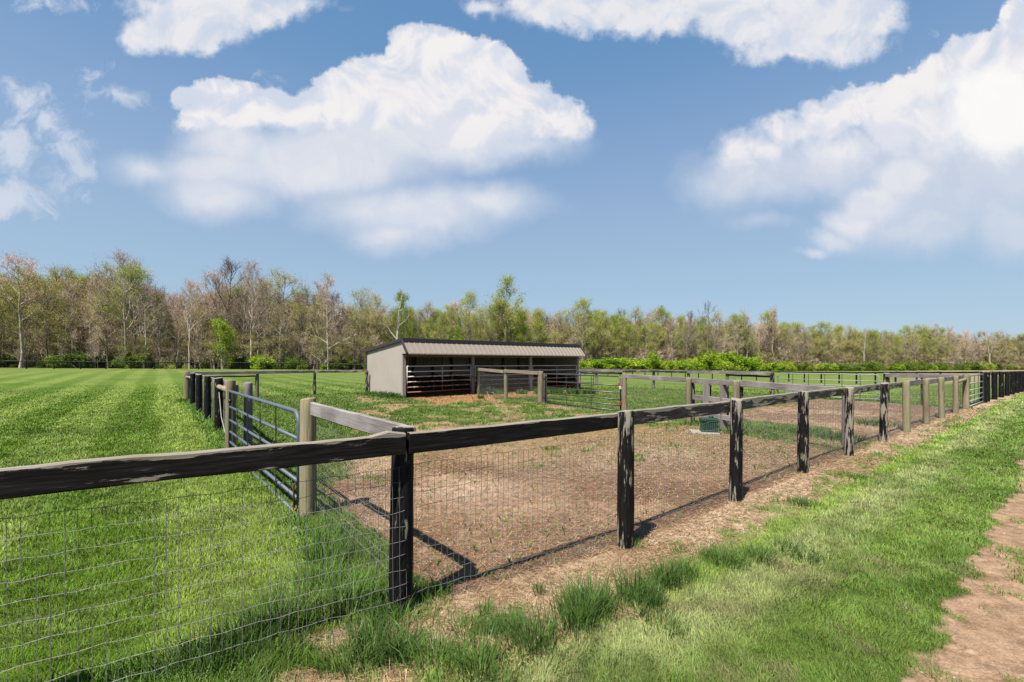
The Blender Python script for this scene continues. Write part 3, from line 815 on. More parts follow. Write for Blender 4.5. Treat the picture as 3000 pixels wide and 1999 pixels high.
# ------------------------------------------------------------------ long front fence
def front_fence():
    f = empty('paddock_fence', v3(C0, 0), label='long black and grey rail and wire fence along the front of the paddock', cat='fence')
    nin = np.array([-.618, .786])
    post(f, C0, 1.335, .084, M['blackpost_solid'], label='black corner post with a square-cut pale top', lean=(.012, .0))
    for q in LP: post(f, q, 1.33, .078, M['blackpost'])
    tops = [1.335, 1.33, 1.325, 1.32, 1.33, 1.32, 1.33, 1.33, 1.34, 1.38]
    leans = [(.004, 0), (.012, 0), (.006, 0), (.012, .0), (.03, 0), (-.02, 0), (-.02, 0), (-.015, 0), (.0, 0), (.01, 0)]
    for i, p in enumerate(RP):
        black = i < 5
        post(f, p, tops[i], .079 if i < 9 else .10, M['blackpost'] if black else M['palepost'], label='black post with peeling paint' if black else 'bare unpainted round post', lean=leans[i])
    # rails: outside of the corner post, inside of all others
    cf = C0 + unit([.55, -.83]) * .115
    back = [p + nin * .103 for p in RP]
    lend = [q + unit([.546, -.838]) * .11 for q in LP]
    zc = 1.235
    def bumpprof(u):       # knotty swelling near the corner end
        return (.020 * math.exp(-((u - .955) / .035) ** 2) - .006 * math.exp(-((u - .87) / .05) ** 2), 0)
    a = v3(lend[1], zc); m = v3(lend[0], zc); c = v3(cf - unit([.838, .546]) * .012, zc + .0)
    board(f, a, m, .14, .045, M['blackrail'])
    board(f, m, c, .145, .05, M['blackrail'], label='thick black board with a worn pale top edge', prof=bumpprof, wob=.003)
    pts = [cf + unit([.838, .546]) * .012] + back
    mats = [M['blackrail'], M['wornrail'], M['wornrail'], M['wornrail'], M['wornrail'], M['wornrail'], M['greyrail'], M['greyrail'], M['greyrail'], M['greyrail']]
    for i in range(10):
        d = unit(pts[i+1] - pts[i]); g = .004
        board(f, v3(pts[i] + d * g, zc + random.uniform(-.01, .01)), v3(pts[i+1] - d * g, zc + random.uniform(-.012, .01)), .15, .05, mats[i])
    ml = [lend[1] + unit([-.546, .838]) * .02, lend[0] + unit([-.546, .838]) * .02, C0 + unit([.55, -.83]) * .092, C0 + unit([.9, .2]) * .12] + [p + nin * .085 for p in RP]
    wiremesh(f, ml, 1.06)
    pole(f, v3(RP[8] + nin * -.0, 1.10), v3(RP[9], 1.16), .055, M['palewood'])
    # grey stub post behind the fourth post
    post(f, np.array([7.25, 9.62]), 1.22, .105, M['greyplank'], label='short split grey post just behind the rail')
    # staples holding the mesh on the corner post
    return f
front_fence()

# ------------------------------------------------------------------ side fence, corner to gate
def side_fence():
    f = empty('side_fence', v3(G1, 0), label='short grey rail and wire fence between the black corner and the blue gate', cat='fence')
    post(f, G1, 1.385, .09, M['palepost'], name='gate_post', label='stout pale greenish round post')
    d = unit(C0 - G1); nr = np.array([.78, .62])
    a = G1 + d * .11 + nr * .02; b = C0 + nr * .11 + d * -.02
    board(f, v3(a, 1.27), v3(b, 1.245), .15, .045, M['greyrail'])
    wiremesh(f, [G1 + nr * .07 + d * .06, C0 + nr * .10], 1.17, .02)
    return f
side_fence()

# ------------------------------------------------------------------ gates
def tube_gate(name, a, b, z0, z1, nbars, nups, mat, upmat, label, r=.024, flatup=True, group=None, round_end=1, extra=None, swing=0):
    """pipe gate from hinge point a to latch point b"""
    g = empty(name, v3(a, 0), label=label, cat='gate', group=group)
    d = unit(b - a); L = float(np.hypot(*(b - a))); rz = math.atan2(d[1], d[0])
    g.rotation_euler = (0, 0, rz)
    dz = tz(*b) - tz(*a)
    sl = lambda x: dz * x / L
    # frame: one bent tube
    c = .16; pts = []
    for x, z in [(0, z0), (0, z1 - .03)]: pts.append((x, 0, z + sl(x)))
    pts = [(.01, 0, z0), (.01, 0, z1)] if round_end < 2 else []
    fr = MB()
    arc = lambda cx, cz, t0, t1: [(cx + c * math.cos(t0 + (t1 - t0) * k / 6), 0, cz + c * math.sin(t0 + (t1 - t0) * k / 6)) for k in range(7)]
    loop = [(.0, 0, z0)]
    loop += arc(c, z1 - c, math.pi, math.pi / 2) if round_end == 2 else [(.0, 0, z1)]
    loop += arc(L - c, z1 - c, math.pi / 2, 0)
    loop += arc(L - c, z0 + c, 0, -math.pi / 2) if round_end == 2 else [(L, 0, z0)]
    loop = [(x, y, z + sl(x)) for x, y, z in loop]
    fr.tube(loop, r, 10); fr.tube([(0, 0, z0), (L, 0, z0 + sl(L))], r, 10)
    if round_end != 2: pass
    fr.build('frame', mat, g, smooth=True)
    zs = [z0 + (z1 - z0) * t for t in np.linspace(0, 1, nbars + 2)[1:-1]]
    if nbars == 4: zs = [z0 + (z1 - z0) * t for t in (.16, .33, .52, .74)]
    for z in zs:
        MB().tube([(.02, 0, z + sl(0)), (L * .5, 0, z + sl(L*.5) - .004), (L - .02, 0, z + sl(L))], r * .85, 10).build('bar', mat, g, smooth=True)
    for k in range(nups):
        x = L * (k + 1) / (nups + 1)
        if flatup: MB().box((x - .022, -r - .006, z0 + sl(x)), (x + .022, -r + .0, z1 + sl(x))).build('upright', upmat, g)
        else: MB().tube([(x, -r, z0 + sl(x)), (x, -r, z1 + sl(x))], .012, 8).build('upright', upmat, g)
    for z in (z0 + .2, z1 - .2):
        MB().tube([(-.09, 0, z), (.0, 0, z)], .014, 8).tube([(-.01, 0, z - .03), (-.01, 0, z + .03)], r * 1.25, 10).build('hinge', M['black'], g, smooth=True)
    if extra: extra(g, L, z0, z1, sl)
    return g

def latch_red(g, L, z0, z1, sl):
    MB().tube([(L - .035, -.04, z0 + .05), (L - .035, -.05, z0 + .36), (L - .02, -.03, z0 + .38)], .011, 8).tube([(L - .06, -.04, z0 + .08), (L + .03, -.04, z0 + .08)], .016, 8).build('latch', M['rustred'], g, smooth=True)
def latch_tape(g, L, z0, z1, sl):
    MB().box((L - .07, -.045, z1 - .33), (L + .035, .045, z1 - .22)).build('latch', M['red'], g, bevel=.008)
    MB().box((L - .03, -.04, z1 - .45), (L + .032, .04, z1 - .335)).build('sticker', M['white'], g, bevel=.004)
    MB().box((L - .04, -.045, z0 + .2), (L + .034, .045, z0 + .33)).build('chain_clip', M['red'], g, bevel=.01)

dg = unit(G1 - G2)
# hinge end at the farther post, rounded latch end at the nearer one
gl = np.array([-.06, -.06])
tube_gate('field_gate', G2 + dg * .2 + gl * .5, G1 - dg * .07 + gl, .0, 1.22, 4, 4, M['bluegate'], M['brownbar'],
          'blue-grey six-bar tube gate with brown uprights by the left pasture', r=.026, extra=latch_red)

# ------------------------------------------------------------------ far side fence and back fence of paddock 1
def rear_fence():
    f = empty('rear_fence', v3(END, 0), label='grey rail fence with black posts from the blue gate round to the shed', cat='fence')
    nr = np.array([.74, .67])
    post(f, G2, 1.43, .095, M['palepost'], name='gate_post', label='pale post with a flat sawn face')
    post(f, G2 + unit([.25, .97]) * .34 + np.array([.08, 0]), 1.38, .085, M['greyplank'], label='dark grey post behind the gate hinge')
    tops = [1.40, 1.38, 1.38, 1.36]
    for p, tp in zip(SPOST, tops): post(f, p, tp, .095, M['blackpost_solid'], label='thick round black post')
    post(f, END, 1.40, .13, M['palepost'], label='pale unpainted end post')
    pole(f, v3(SPOST[0], 1.16), v3(G2, 1.22), .062, M['palewood'])
    pole(f, v3(SPOST[3], 1.14), v3(END, 1.14), .055, M['palewood'])
    L = [G2 + nr * .12] + [p + nr * .125 for p in SPOST] + [END + nr * .12]
    for i in range(len(L) - 1):
        board(f, v3(L[i], 1.26), v3(L[i+1], 1.26), .15, .042, M['greyrail'])
    wiremesh(f, [p + nr * -.02 for p in L], 1.12, r=.0019)
    # guy wire on the first black post
    MBW = MB().tube([tuple(Vector(v3(SPOST[0], 1.1)) - f.location), tuple(Vector(v3(SPOST[0] * .75 + G2 * .25, .45)) - f.location), tuple(Vector(v3(G2 * .8 + SPOST[0] * .2, .03)) - f.location)], .007, 6)
    MBW.build('brace_wire', M['cord'], f)
    dn = unit([.64, .77]) ; nb = np.array([.646, -.763])
    post(f, BK[0], 1.30, .09, M['palepost'], label='pale post carrying the brace pole')
    post(f, BK[1], 1.30, .08, M['blackpost']); post(f, BK[2], 1.32, .085, M['blackpost'])
    q = [END + nb * .12, BK[0] + nb * .1, BK[1] + nb * .1, BK[2] + nb * .1]
    ms = [M['greyrail'], M['greyrail'], M['wornrail']]
    for i in range(3): board(f, v3(q[i], 1.30), v3(q[i+1], 1.29), .15, .042, ms[i])
    pole(f, v3(END, 1.13), v3(BK[0], 1.12), .05, M['darkpole'])
    wiremesh(f, [p - nb * .03 for p in q], 1.12, r=.0022)
    MB().tube([tuple(Vector(v3(BK[0], 1.05)) - f.location), tuple(Vector(v3(BK[0] * .5 + END * .5, .5)) - f.location), tuple(Vector(v3(END, .1)) - f.location)], .008, 6).build('brace_wire', M['cord'], f)
rear_fence()

# ------------------------------------------------------------------ inner fence
def inner_fences():
    f = empty('inner_fence', v3(IN[0], 0), label='short pale board and wire fence standing in front of the shed', cat='fence')
    post(f, IN[0], 1.46, .085, M['palepost']); post(f, IN[1], 1.43, .09, M['palepost'], label='greenish pale post')
    post(f, IN[2], 1.40, .135, M['palepost'], name='gate_post', label='broad pale gate post')
    e2 = IN[2] + np.array([.2, -.12])
    post(f, e2, 1.30, .075, M['greyplank'], label='grey half-round post beside the gate')
    no = np.array([-.78, -.62]) * .1
    for i in range(2): board(f, v3(IN[i] + no * 1.0, 1.36), v3(IN[i+1] + no * 1.4, 1.33), .15, .04, M['palewood'], label='pale new-looking board')
    wiremesh(f, [IN[0] + no, IN[1] + no, IN[2] + no], 1.22, r=.0022)
    MB().tube([tuple(Vector(v3(IN[1] + np.array([-.35, .2]), .02)) - f.location), tuple(Vector(v3(IN[1] + np.array([-.6, .1]), .33)) - f.location), tuple(Vector(v3(IN[1] + np.array([-.9, .15]), .38)) - f.location),
               tuple(Vector(v3(IN[1] + np.array([-.75, .0]), .03)) - f.location)], .012, 6).build('loose_cord', M['cord'], f)

    d = unit(IG - IN[2])
    tube_gate('paddock_gate', IN[2] + d * .30, IG - d * .18, .07, 1.30, 4, 2, M['darkgate'], M['darkgate'], 'dark grey-green tube gate with red latch in front of the shed', r=.026, flatup=False, extra=latch_tape)

    g = empty('divider_fence', v3(IG, 0), label='grey board fence with upright planks running past the green waterer to the front fence', cat='fence')
    post(g, IG, 1.44, .085, M['palepost'], name='gate_post', label='twisted pale round post')
    nl = unit([-.95, -.30])
    MB().box((-.03, -.02, 0), (.03, .02, .25)).build('tie_block', M['greyplank'], g, loc=(-.12, -.02, 1.0))
    post(g, IN2[0], 1.35, .08, M['palepost']); post(g, IN2[1], 1.34, .085, M['palepost'], label='greenish pale post')
    q = [IG + nl * .0 + unit(IN2[0] - IG) * .08, IN2[0] + nl * -.09, IN2[1] - nl * .09, RP[3] + np.array([-.1, .18])]
    board(g, v3(q[0], 1.32), v3(q[1], 1.29), .14, .04, M['greyrail'])
    board(g, v3(q[1], 1.285), v3(q[2], 1.28), .14, .04, M['greyrail'])
    board(g, v3(q[2], 1.28), v3(q[3], 1.24), .15, .04, M['greyrail'])
    wiremesh(g, [p - nl * .03 for p in (q[0], q[1])], 1.14, r=.0022)
    wiremesh(g, [p - nl * .03 for p in (q[2], q[3])], 1.14, r=.0022)
    # waterer enclosure: two flat uprights and two lower boards
    dd = IN2[1] - IN2[0]
    ang = math.atan2(dd[1], dd[0])
    for px, dep in ((2069, 12.25), (2120, 11.75)):
        p = AT(px, dep)
        o = MB().box((-.09, -.025, -.2), (.09, .025, 1.33)).build('plank', M['greyplank'], g, bevel=.005)
        o.location = Vector(v3(p, 0)) - g.location; o.rotation_euler = (0, 0, R(2))
        o2 = MB().box((-.06, -.06, -.2), (.06, .06, 1.2)).build('post', M['blackpost'], g, bevel=.005)
        o2.location = Vector(v3(p + np.array([.11, .12]), 0)) - g.location
    for zc in (.80, .36):
        board(g, v3(IN2[0] + unit(dd) * .08 - nl * .08, zc), v3(IN2[1] - unit(dd) * .08 - nl * .08, zc), .14, .04, M['greyrail'])
    for p in (IN2[0], IN2[1]):
        o = MB().box((-.05, -.05, -.2), (.05, .05, 1.22)).build('post', M['blackpost'], g, bevel=.005)
        o.location = Vector(v3(p + np.array([.15, .1]), 0)) - g.location
inner_fences()

# ------------------------------------------------------------------ waterer
def waterer():
    c = AT(2078, 11.35); z = tz(*c)
    slab = empty('concrete_pad', (c[0] - .1, c[1], z), R(-14), label='pale concrete pad under the green livestock waterer', cat='concrete pad')
    MB().box((-.46, -.33, -.1), (.40, .42, .05)).build('slab', M['concrete'], slab, bevel=.015)
    w = empty('livestock_waterer', (c[0], c[1] + .02, z + .05), R(-14), label='dark green plastic livestock waterer on a pale concrete pad', cat='waterer')
    w.scale = (.76, .76, .76); slab.scale = (.75, .8, 1)
    b = MB()
    def ring(hw, hd, zz): return [(-hw, -hd, zz), (hw, -hd, zz), (hw, hd, zz), (-hw, hd, zz)]
    prof = [(.265, .215, 0), (.265, .215, .05), (.245, .195, .06), (.25, .20, .33), (.28, .23, .36), (.28, .23, .44), (.25, .2, .455), (.24, .19, .40)]
    V = []; Fs = []
    for i, (hw, hd, zz) in enumerate(prof): V += ring(hw, hd, zz)
    for i in range(len(prof) - 1):
        for k in range(4): Fs.append((i*4+k, i*4+(k+1) % 4, (i+1)*4+(k+1) % 4, (i+1)*4+k))
    Fs.append(tuple((len(prof)-1)*4 + k for k in range(4))); b.add(V, Fs)
    b.build('tank', M['green'], w, bevel=.012)
    for x in (-.17, -.06, .06, .17): MB().box((x - .018, -.222, .07), (x + .018, -.196, .33)).build('moulded_rib', M['green'], w, bevel=.006)
    MB().tube([(-.14, -.235, .36), (-.14, -.2, .36)], .035, 12).build('drain_plug', M['black'], w, smooth=True)
    MB().tube([(.12, 0, .455), (.12, 0, .50), (.0, 0, .50)], .03, 10).build('float_cover', M['green'], w, smooth=True)
    MB().tube([(.2, -.23, .3), (.3, -.26, .12), (.33, -.28, .0), (.22, -.34, -.03), (.0, -.36, -.03), (-.1, -.33, -.035)], .012, 6).build('power_cable', M['black'], w, smooth=True)
waterer()

# ------------------------------------------------------------------ middle fence beyond the second paddock
def mid_fence():
    f = empty('middle_fence', v3(MID[6], 0), label='grey board fence behind the second paddock between the shed and the silver gate', cat='fence')
    labs = ['', 'grey', 'pale', 'black', 'black', 'pale', 'black']
    mt = [M['greyplank'], M['greyplank'], M['palepost'], M['blackpost'], M['blackpost'], M['palepost'], M['blackpost']]
    for i, p in enumerate(MID): post(f, p, 1.30 if i != 5 else 1.22, .09 if i != 6 else .115, mt[i], label=f'{labs[i]} post' if labs[i] else None)
    nn = np.array([-.1, -.1])
    rm = [M['greyrail'], M['greyrail'], M['wornrail'], M['wornrail'], M['greyrail'], M['greyrail']]
    for i in range(6): board(f, v3(MID[i] + nn, 1.235), v3(MID[i+1] + nn, 1.235), .17, .042, rm[i], wob=.004)
    pole(f, v3(MID[0], 1.06), v3(MID[2], 1.04), .055, M['darkpole']); pole(f, v3(MID[5], 1.08), v3(MID[6], 1.06), .06, M['darkpole'])
    wiremesh(f, [p + nn * .7 for p in MID], 1.06, dv=.1, r=.0022)
    MB().tube([tuple(Vector(v3(MID[5], 1.0)) - f.location), tuple(Vector(v3(MID[6], .35)) - f.location)], .01, 6).build('brace_wire', M['cord'], f)
    d = unit(MG - MID[6])
    tube_gate('pasture_gate', MID[6] + d * .3, MG - d * .25, .12, 1.25, 4, 5, M['silvergate'], M['brownbar'], 'long silver tube gate at the back of the second paddock', r=.024, flatup=False, round_end=2)
    g = empty('corner_fence', v3(MG, 0), label='short grey board and wire fence from the silver gate to the far corner gate', cat='fence')
    post(g, MG, 1.33, .12, M['blackpost'], name='gate_post', label='black gate post')
    nn = np.array([-.12, .02]); m2 = MG * .5 + P10 * .5
    board(g, v3(MG + nn + unit(P10-MG) * .1, 1.24), v3(m2 + nn, 1.25), .17, .042, M['greyrail']); board(g, v3(m2 + nn, 1.25), v3(P10 + nn, 1.26), .17, .042, M['greyrail'])
    post(g, m2, 1.25, .08, M['blackpost'])
    wiremesh(g, [MG + nn * .8, P10 + nn * .8], 1.1, dv=.08, r=.0022)
    # small gate beside the shed
    a = SHL(SHED_L + .25, 4.4); b = MID[1]
    tube_gate('yard_gate', a, b - unit(b - a) * .2, .15, 1.1, 3, 2, M['darkgate'], M['darkgate'], 'small dark tube gate tucked beside the right end of the shed', r=.02, flatup=False)
mid_fence()

# ------------------------------------------------------------------ far corner gate and the fence beyond it
def far_right():
    d = unit(P11 - P10)
    tube_gate('corner_gate', P11 - d * .2, P10 + d * .2, .06, 1.28, 4, 3, M['silvergate'], M['silvergate'], 'silver tube gate hung between the pale posts and the black fence on the right', r=.03, flatup=False)
    f = empty('boundary_fence', v3(P11, 0), label='black round-post fence running off the right edge beyond the corner gate', cat='fence')
    post(f, P11, 1.40, .12, M['blackpost_solid'], name='gate_post', label='black gate post')
    p = P11.copy(); prev = P11; k = 0
    dirn = unit(np.array([.80, .60]))
    pts = [P11]
    while k < 24:
        p = p + dirn * (1.0 if k == 0 else 2.35); pts.append(p.copy()); k += 1
    for q in pts[1:]: post(f, q, 1.38, .10, M['blackpost_solid'], label='black round post with pale edge')
    nb = np.array([-.60, .80]) * .13
    for i in range(0, len(pts) - 1): board(f, v3(pts[i] + nb, 1.28), v3(pts[i+1] + nb, 1.28), .14, .04, M['blackrail'] if i > 2 else M['wornrail'], segs=8)
    pole(f, v3(P11, 1.18), v3(pts[1], 1.18), .07, M['greyrail'])
    wiremesh(f, [q + nb * .8 for q in pts], 1.1, dv=.12, r=.0025)
far_right()

# ------------------------------------------------------------------ perimeter fence round the whole pasture
def perimeter():
    A = [AT(px, z) for px, z in ((-700, 64), (0, 74), (400, 81), (800, 87), (880, 88))]
    B = [A[-1]] + [AT(px, z) for px, z in ((1000, 82),)]
    f = empty('perimeter_fence', v3(A[1], 0), label='distant black post and rail fence along the edge of the wood on the left', cat='fence')
    def run(f, pts, sp, r=.085, hh=1.35, skip0=False):
        S = [0]; 
        for i in range(len(pts) - 1): S.append(S[-1] + np.hypot(*(pts[i+1] - pts[i])))
        n = max(1, int(S[-1] / sp)); s = np.linspace(0, S[-1], n + 1)
        Q = np.stack([np.interp(s, S, [p[0] for p in pts]), np.interp(s, S, [p[1] for p in pts])], 1)
        for i, q in enumerate(Q):
            if not (skip0 and i == 0): post(f, q, hh, r, M['blackpost_solid'], n=8)
        for i in range(len(Q) - 1): board(f, v3(Q[i] - unit(Q[i]) * .1, hh - .06), v3(Q[i+1] - unit(Q[i+1]) * .1, hh - .06), .16, .05, M['fencefar'], segs=4, wob=.01)
        return Q
    Q = run(f, A, 3.45)
    wiremesh(f, list(Q), 1.15, dv=.3, dh=.16, r=.004, wav=0, mat=M['black'])
    run(f, [A[-1], AT(1000, 80.5), AT(1085, 71), AT(1180, 62)], 2.9, skip0=True)
    g = empty('field_fence', v3(AT(1700, 86), 0), label='black post and rail fence across the field behind the silver gate, right of the shed', cat='fence')
    pts = [AT(px, z) for px, z in ((1560, 92), (1700, 86), (1850, 80), (2000, 74), (2150, 67), (2300, 60), (2450, 53), (2600, 46.5), (2750, 41), (2880, 37), (2990, 33.8))]
    run(g, pts, 2.35, r=.085, hh=1.33)
perimeter()

# ------------------------------------------------------------------ run-in shed
def shed():
    z0 = tz(*SHC) - .04
    rz = math.atan2(DR[1], DR[0])
    s = empty('run_in_shed', (SHED[0], SHED[1], z0), rz, label='long tan steel run-in shed with three open bays and a sloping ribbed visor', cat='shed')
    L, D = SHED_L, SHED_D
    ZR, ZB, ZV, YV = 2.86, 2.40, 2.19, -.62     # ridge, rear eave, visor edge height, visor reach
    def ribbed(p0, u, v, W, H, mat, name, pitch=.23, rib=.018, top=None, flip=1, parent=s, broad=.04):
        """steel sheet: origin p0, width along u, height along v, ribs standing off along n; top(x) trims the height"""
        u = Vector(u).normalized(); v = Vector(v).normalized(); n = u.cross(v) * flip
        xs = []; x = 0.
        while x < W:
            xs += [(x, 0), (x + pitch - broad * 1.6, 0), (x + pitch - broad * 1.1, rib), (x + pitch - broad * .5, rib)]
            x += pitch
        xs = [(min(a, W), b) for a, b in xs if a < W + pitch * .2] + [(W, 0)]
        mb = MB(); V = []
        for a, b in xs:
            h = top(a) if top else H
            base = Vector(p0) + u * a + n * b
            V += [base, base + v * h, base - n * .03, base - n * .03 + v * h]
        V2 = []; Fs = []
        for i in range(len(xs) - 1):
            a = i * 4; b2 = a + 4
            Fs += [(a, b2, b2+1, a+1), (a+2, a+3, b2+3, b2+2), (a+1, b2+1, b2+3, a+3), (a, a+2, b2+2, b2)]
        e = (len(xs)-1)*4; Fs += [(0, 1, 3, 2), (e, e+2, e+3, e+1)]
        mb.add(V, Fs)
        return mb.build(name, mat, parent)
    roofz = lambda y: ZR + (ZB - ZR) * y / D
    # walls
    ribbed((0, D, -.05), (0, -1, 0), (0, 0, 1), D, 0, M['tan'], 'end_wall', top=lambda a: roofz(D - a) - .0 + .03, rib=.014, broad=.03)
    ribbed((L, 0, -.05), (0, 1, 0), (0, 0, 1), D, 0, M['tan'], 'end_wall', top=lambda a: roofz(a) + .03, rib=.014, broad=.03)
    ribbed((L - .02, D - .03, -.05), (-1, 0, 0), (0, 0, 1), L - .04, ZB, M['tan'], 'back_wall', rib=.014, broad=.03)
    # inside faces
    ribbed((.04, D - .12, .95), (1, 0, 0), (0, 0, 1), L - .08, ZB - .98, M['inner'], 'inner_lining', rib=.01, broad=.03)
    MB().box((.05, D - .17, -.1), (L - .05, D - .10, .97)).build('kick_board', M['kick'], s)
    MB().box((L - .09, .2, -.1), (L - .04, D - .18, 1.0)).build('side_kick_board', M['kick'], s); MB().box((.035, .2, -.1), (.08, D - .18, 1.0)).build('side_kick_board', M['kick'], s)
    for x in (1.35, 2.75, 4.09, 5.45, 6.9, 8.26, 9.6, 11.0):
        MB().box((x - .06, D - .29, -.1), (x + .06, D - .175, ZB)).build('stud', M['innerpost'], s)
    # roof sheet + ridge and edge trim
    ov = .12
    rv = Vector((0, -D - ov, (ZR - ZB) * (1 + ov / D))).normalized()
    ribbed((-.06, D + ov, roofz(D + ov) + .03), (1, 0, 0), rv, L + .12, math.hypot(D + ov, (ZR - ZB) * (1 + ov / D)), M['trim'], 'roof', flip=1, rib=.02)
    mb = MB()
    def strip(p, q, w, h):
        """angle trim along p-q"""
        p = Vector(p); q = Vector(q); d = (q - p).normalized(); side = d.cross(Vector((0, 0, 1))).normalized(); up = side.cross(d)
        V = []
        for P in (p, q):
            V += [P - side*w/2 - up*h/2, P + side*w/2 - up*h/2, P + side*w/2 + up*h/2, P - side*w/2 + up*h/2]
        return V, [(0,3,2,1),(4,5,6,7),(0,1,5,4),(1,2,6,5),(2,3,7,6),(3,0,4,7)]
    MB().add(*strip((-.09, -.02, ZR + .055), (L + .09, -.02, ZR + .055), .26, .05)).add(*strip((-.085, -.135, ZR - .03), (L + .085, -.135, ZR - .03), .03, .15)).build('ridge_trim', M['trim'], s, bevel=.006)
    for x in (-.075, L + .075):
        MB().add(*strip((x, .0, ZR + .0), (x, D + ov, roofz(D + ov) + .0), .05, .15)).build('gable_trim', M['trim'], s, bevel=.006)
        MB().add(*strip((x, -.03, ZR - .02), (x, YV - .02, ZV - .0), .045, .16)).build('visor_trim', M['trim'], s, bevel=.006)
    # visor
    vv = Vector((0, -YV * 1., ZR - ZV))
    ribbed((-.03, YV, ZV), (1, 0, 0), vv, L + .06, vv.length - .03, M['tanroof'], 'visor', pitch=.305, rib=.026, broad=.035)
    # closed visor ends
    for x in (-.045, L + .02):
        MB().add([(x, 0, ZR-.02), (x, YV + .01, ZV), (x, 0, ZV - .03), (x + .025, 0, ZR-.02), (x + .025, YV + .01, ZV), (x + .025, 0, ZV - .03)],
                 [(0,1,2),(3,5,4),(0,3,4,1),(1,4,5,2),(2,5,3,0)]).build('visor_end', M['tan'], s)
    MB().box((-.02, YV - .012, ZV - .055), (L + .02, YV + .03, ZV - .002)).build('drip_edge', M['tanpost'], s, bevel=.005)
    MB().box((.02, YV + .04, ZV - .03), (L - .02, -.0, ZV - .012)).build('soffit', M['innerpost'], s)
    MB().box((.0, .0, ZV - .17), (L, .09, ZV + .25)).build('header', M['innerpost'], s)
    # front posts and corner trims
    for x in (.06, 4.09, 8.26, L - .06):
        MB().box((x - .085, -.05, -.2), (x + .085, .10, ZV - .035)).build('front_post', M['tanpost'], s, bevel=.006)
    MB().box((-.035, D - .02, -.05), (.03, D + .035, ZB + .02)).build('corner_trim', M['trim'], s)
    # partition of tubes between the first two bays
    mb = MB()
    for z in (.5, .75, 1.0, 1.25): mb.tube([(4.09, .2, z), (4.09, D - .3, z)], .022, 8)
    for y in (.25, 2.2, 4.2): mb.tube([(4.09, y, .3), (4.09, y, 1.35)], .02, 8)
    mb.build('tube_partition', M['rustgate'], s, smooth=True)
    mb = MB()
    for z in (.5, .75, 1.0, 1.25): mb.tube([(8.26, .2, z), (8.26, D - .3, z)], .022, 8)
    mb.build('tube_partition', M['rustgate'], s, smooth=True)
    # barred windows on the back wall with pale sills
    for x0, x1 in ((.15, 1.2), (2.85, 4.7), (6.95, 8.6)):
        w = MB().box((x0, D - .36, 1.55), (x1, D - .30, 1.61)).box((x0, D - .36, 2.25), (x1, D - .30, 2.31)).box((x0, D - .36, 1.611), (x0 + .06, D - .30, 2.249)).box((x1 - .06, D - .36, 1.611), (x1, D - .30, 2.249)).build('window', M['innerpost'], s)
        gr = MB()
        for k in range(1, 7): gr.tube([(x0 + (x1-x0)*k/7, D - .34, 1.6), (x0 + (x1-x0)*k/7, D - .34, 2.26)], .009, 6)
        for k in range(1, 5): gr.tube([(x0 + .03, D - .33, 1.6 + .13*k), (x1 - .03, D - .33, 1.6 + .13*k)], .009, 6)
        gr.build('grille', M['black'], w)
        MB().box((x0 + .06, D - .322, 1.611), (x1 - .06, D - .312, 2.249)).build('pane', M['inner'], w)
        MB().box((x0 - .03, D - .46, 1.50), (x1 + .03, D - .30, 1.545)).build('sill', M['tanpost'], w)
    # gates hung across the bays
    Mx = Matrix.Translation((SHED[0], SHED[1], z0)) @ Matrix.Rotation(rz, 4, 'Z')
    for i, (xa, xb, mid, lab) in enumerate(((.22, 3.95, 1.95, 'worn six-bar gate with rusty lower bars across the left shed bay'), (4.23, 8.12, 2.05, 'worn rusty gate across the middle shed bay, behind the short wire fence'),
                                     (8.4, 12.22, 2.0, 'worn white gate across the right shed bay'))):
        p = Mx @ Vector((xa, -.02, 0))
        g = empty('stall_gate', p, rz, label=lab, cat='gate', group='gates across the shed bays')
        W = xb - xa
        zs = (.27, .52, .78, 1.04, 1.29, 1.56)
        tilt = (.05, 0, 0)[i]
        fr = MB().tube([(0, 0, zs[0] - .03), (0, 0, zs[5] + .02)], .028, 8).tube([(W, 0, zs[0] + tilt), (W, 0, zs[5] + .02)], .028, 8)
        fr.build('frame', M['rustgate'], g, smooth=True)
        for z in zs:
            MB().tube([(0, 0, z), (W * .5, 0, z + tilt * .5 - .006), (W, 0, z + tilt)], .03, 8).build('bar', M['rustgate'], g, smooth=True)
        MB().tube([(mid, -.03, zs[0]), (mid, -.03, zs[5])], .02, 8).build('upright', M['rustgate'], g, smooth=True)
        MB().tube([(W - .02, -.03, .95), (W + .16, -.07, .96), (W + .17, -.07, .9)], .014, 6).build('latch', M['rustred'], g, smooth=True)
        for z in (.4, 1.4): MB().tube([(-.1, 0, z), (0, 0, z)], .016, 6).build('hinge', M['black'], g, smooth=True)
shed()

# ------------------------------------------------------------------ trees
def tube_np(P, rad, n):
    P = np.array(P); d = np.gradient(P, axis=0); d /= np.linalg.norm(d, axis=1, keepdims=True) + 1e-9
    ref = np.where(np.abs(d[:, 2:3]) > .9, np.array([1., 0, 0]), np.array([0, 0, 1.]))
    a = np.cross(d, ref); a /= np.linalg.norm(a, axis=1, keepdims=True) + 1e-9; b = np.cross(a, d)
    t = np.arange(n) * 2 * math.pi / n
    V = P[:, None] + (a[:, None] * np.cos(t)[None, :, None] + b[:, None] * np.sin(t)[None, :, None]) * np.array(rad)[:, None, None]
    k = len(P); i = np.arange(k - 1)[:, None] * n; j = np.arange(n)[None]; j2 = (j + 1) % n
    return V.reshape(-1, 3), np.stack([i + j, i + j2, i + n + j2, i + n + j], -1).reshape(-1, 4)

def perp(d, rng):
    v = rng.normal(size=3); v -= d * v.dot(d); return v / np.linalg.norm(v)

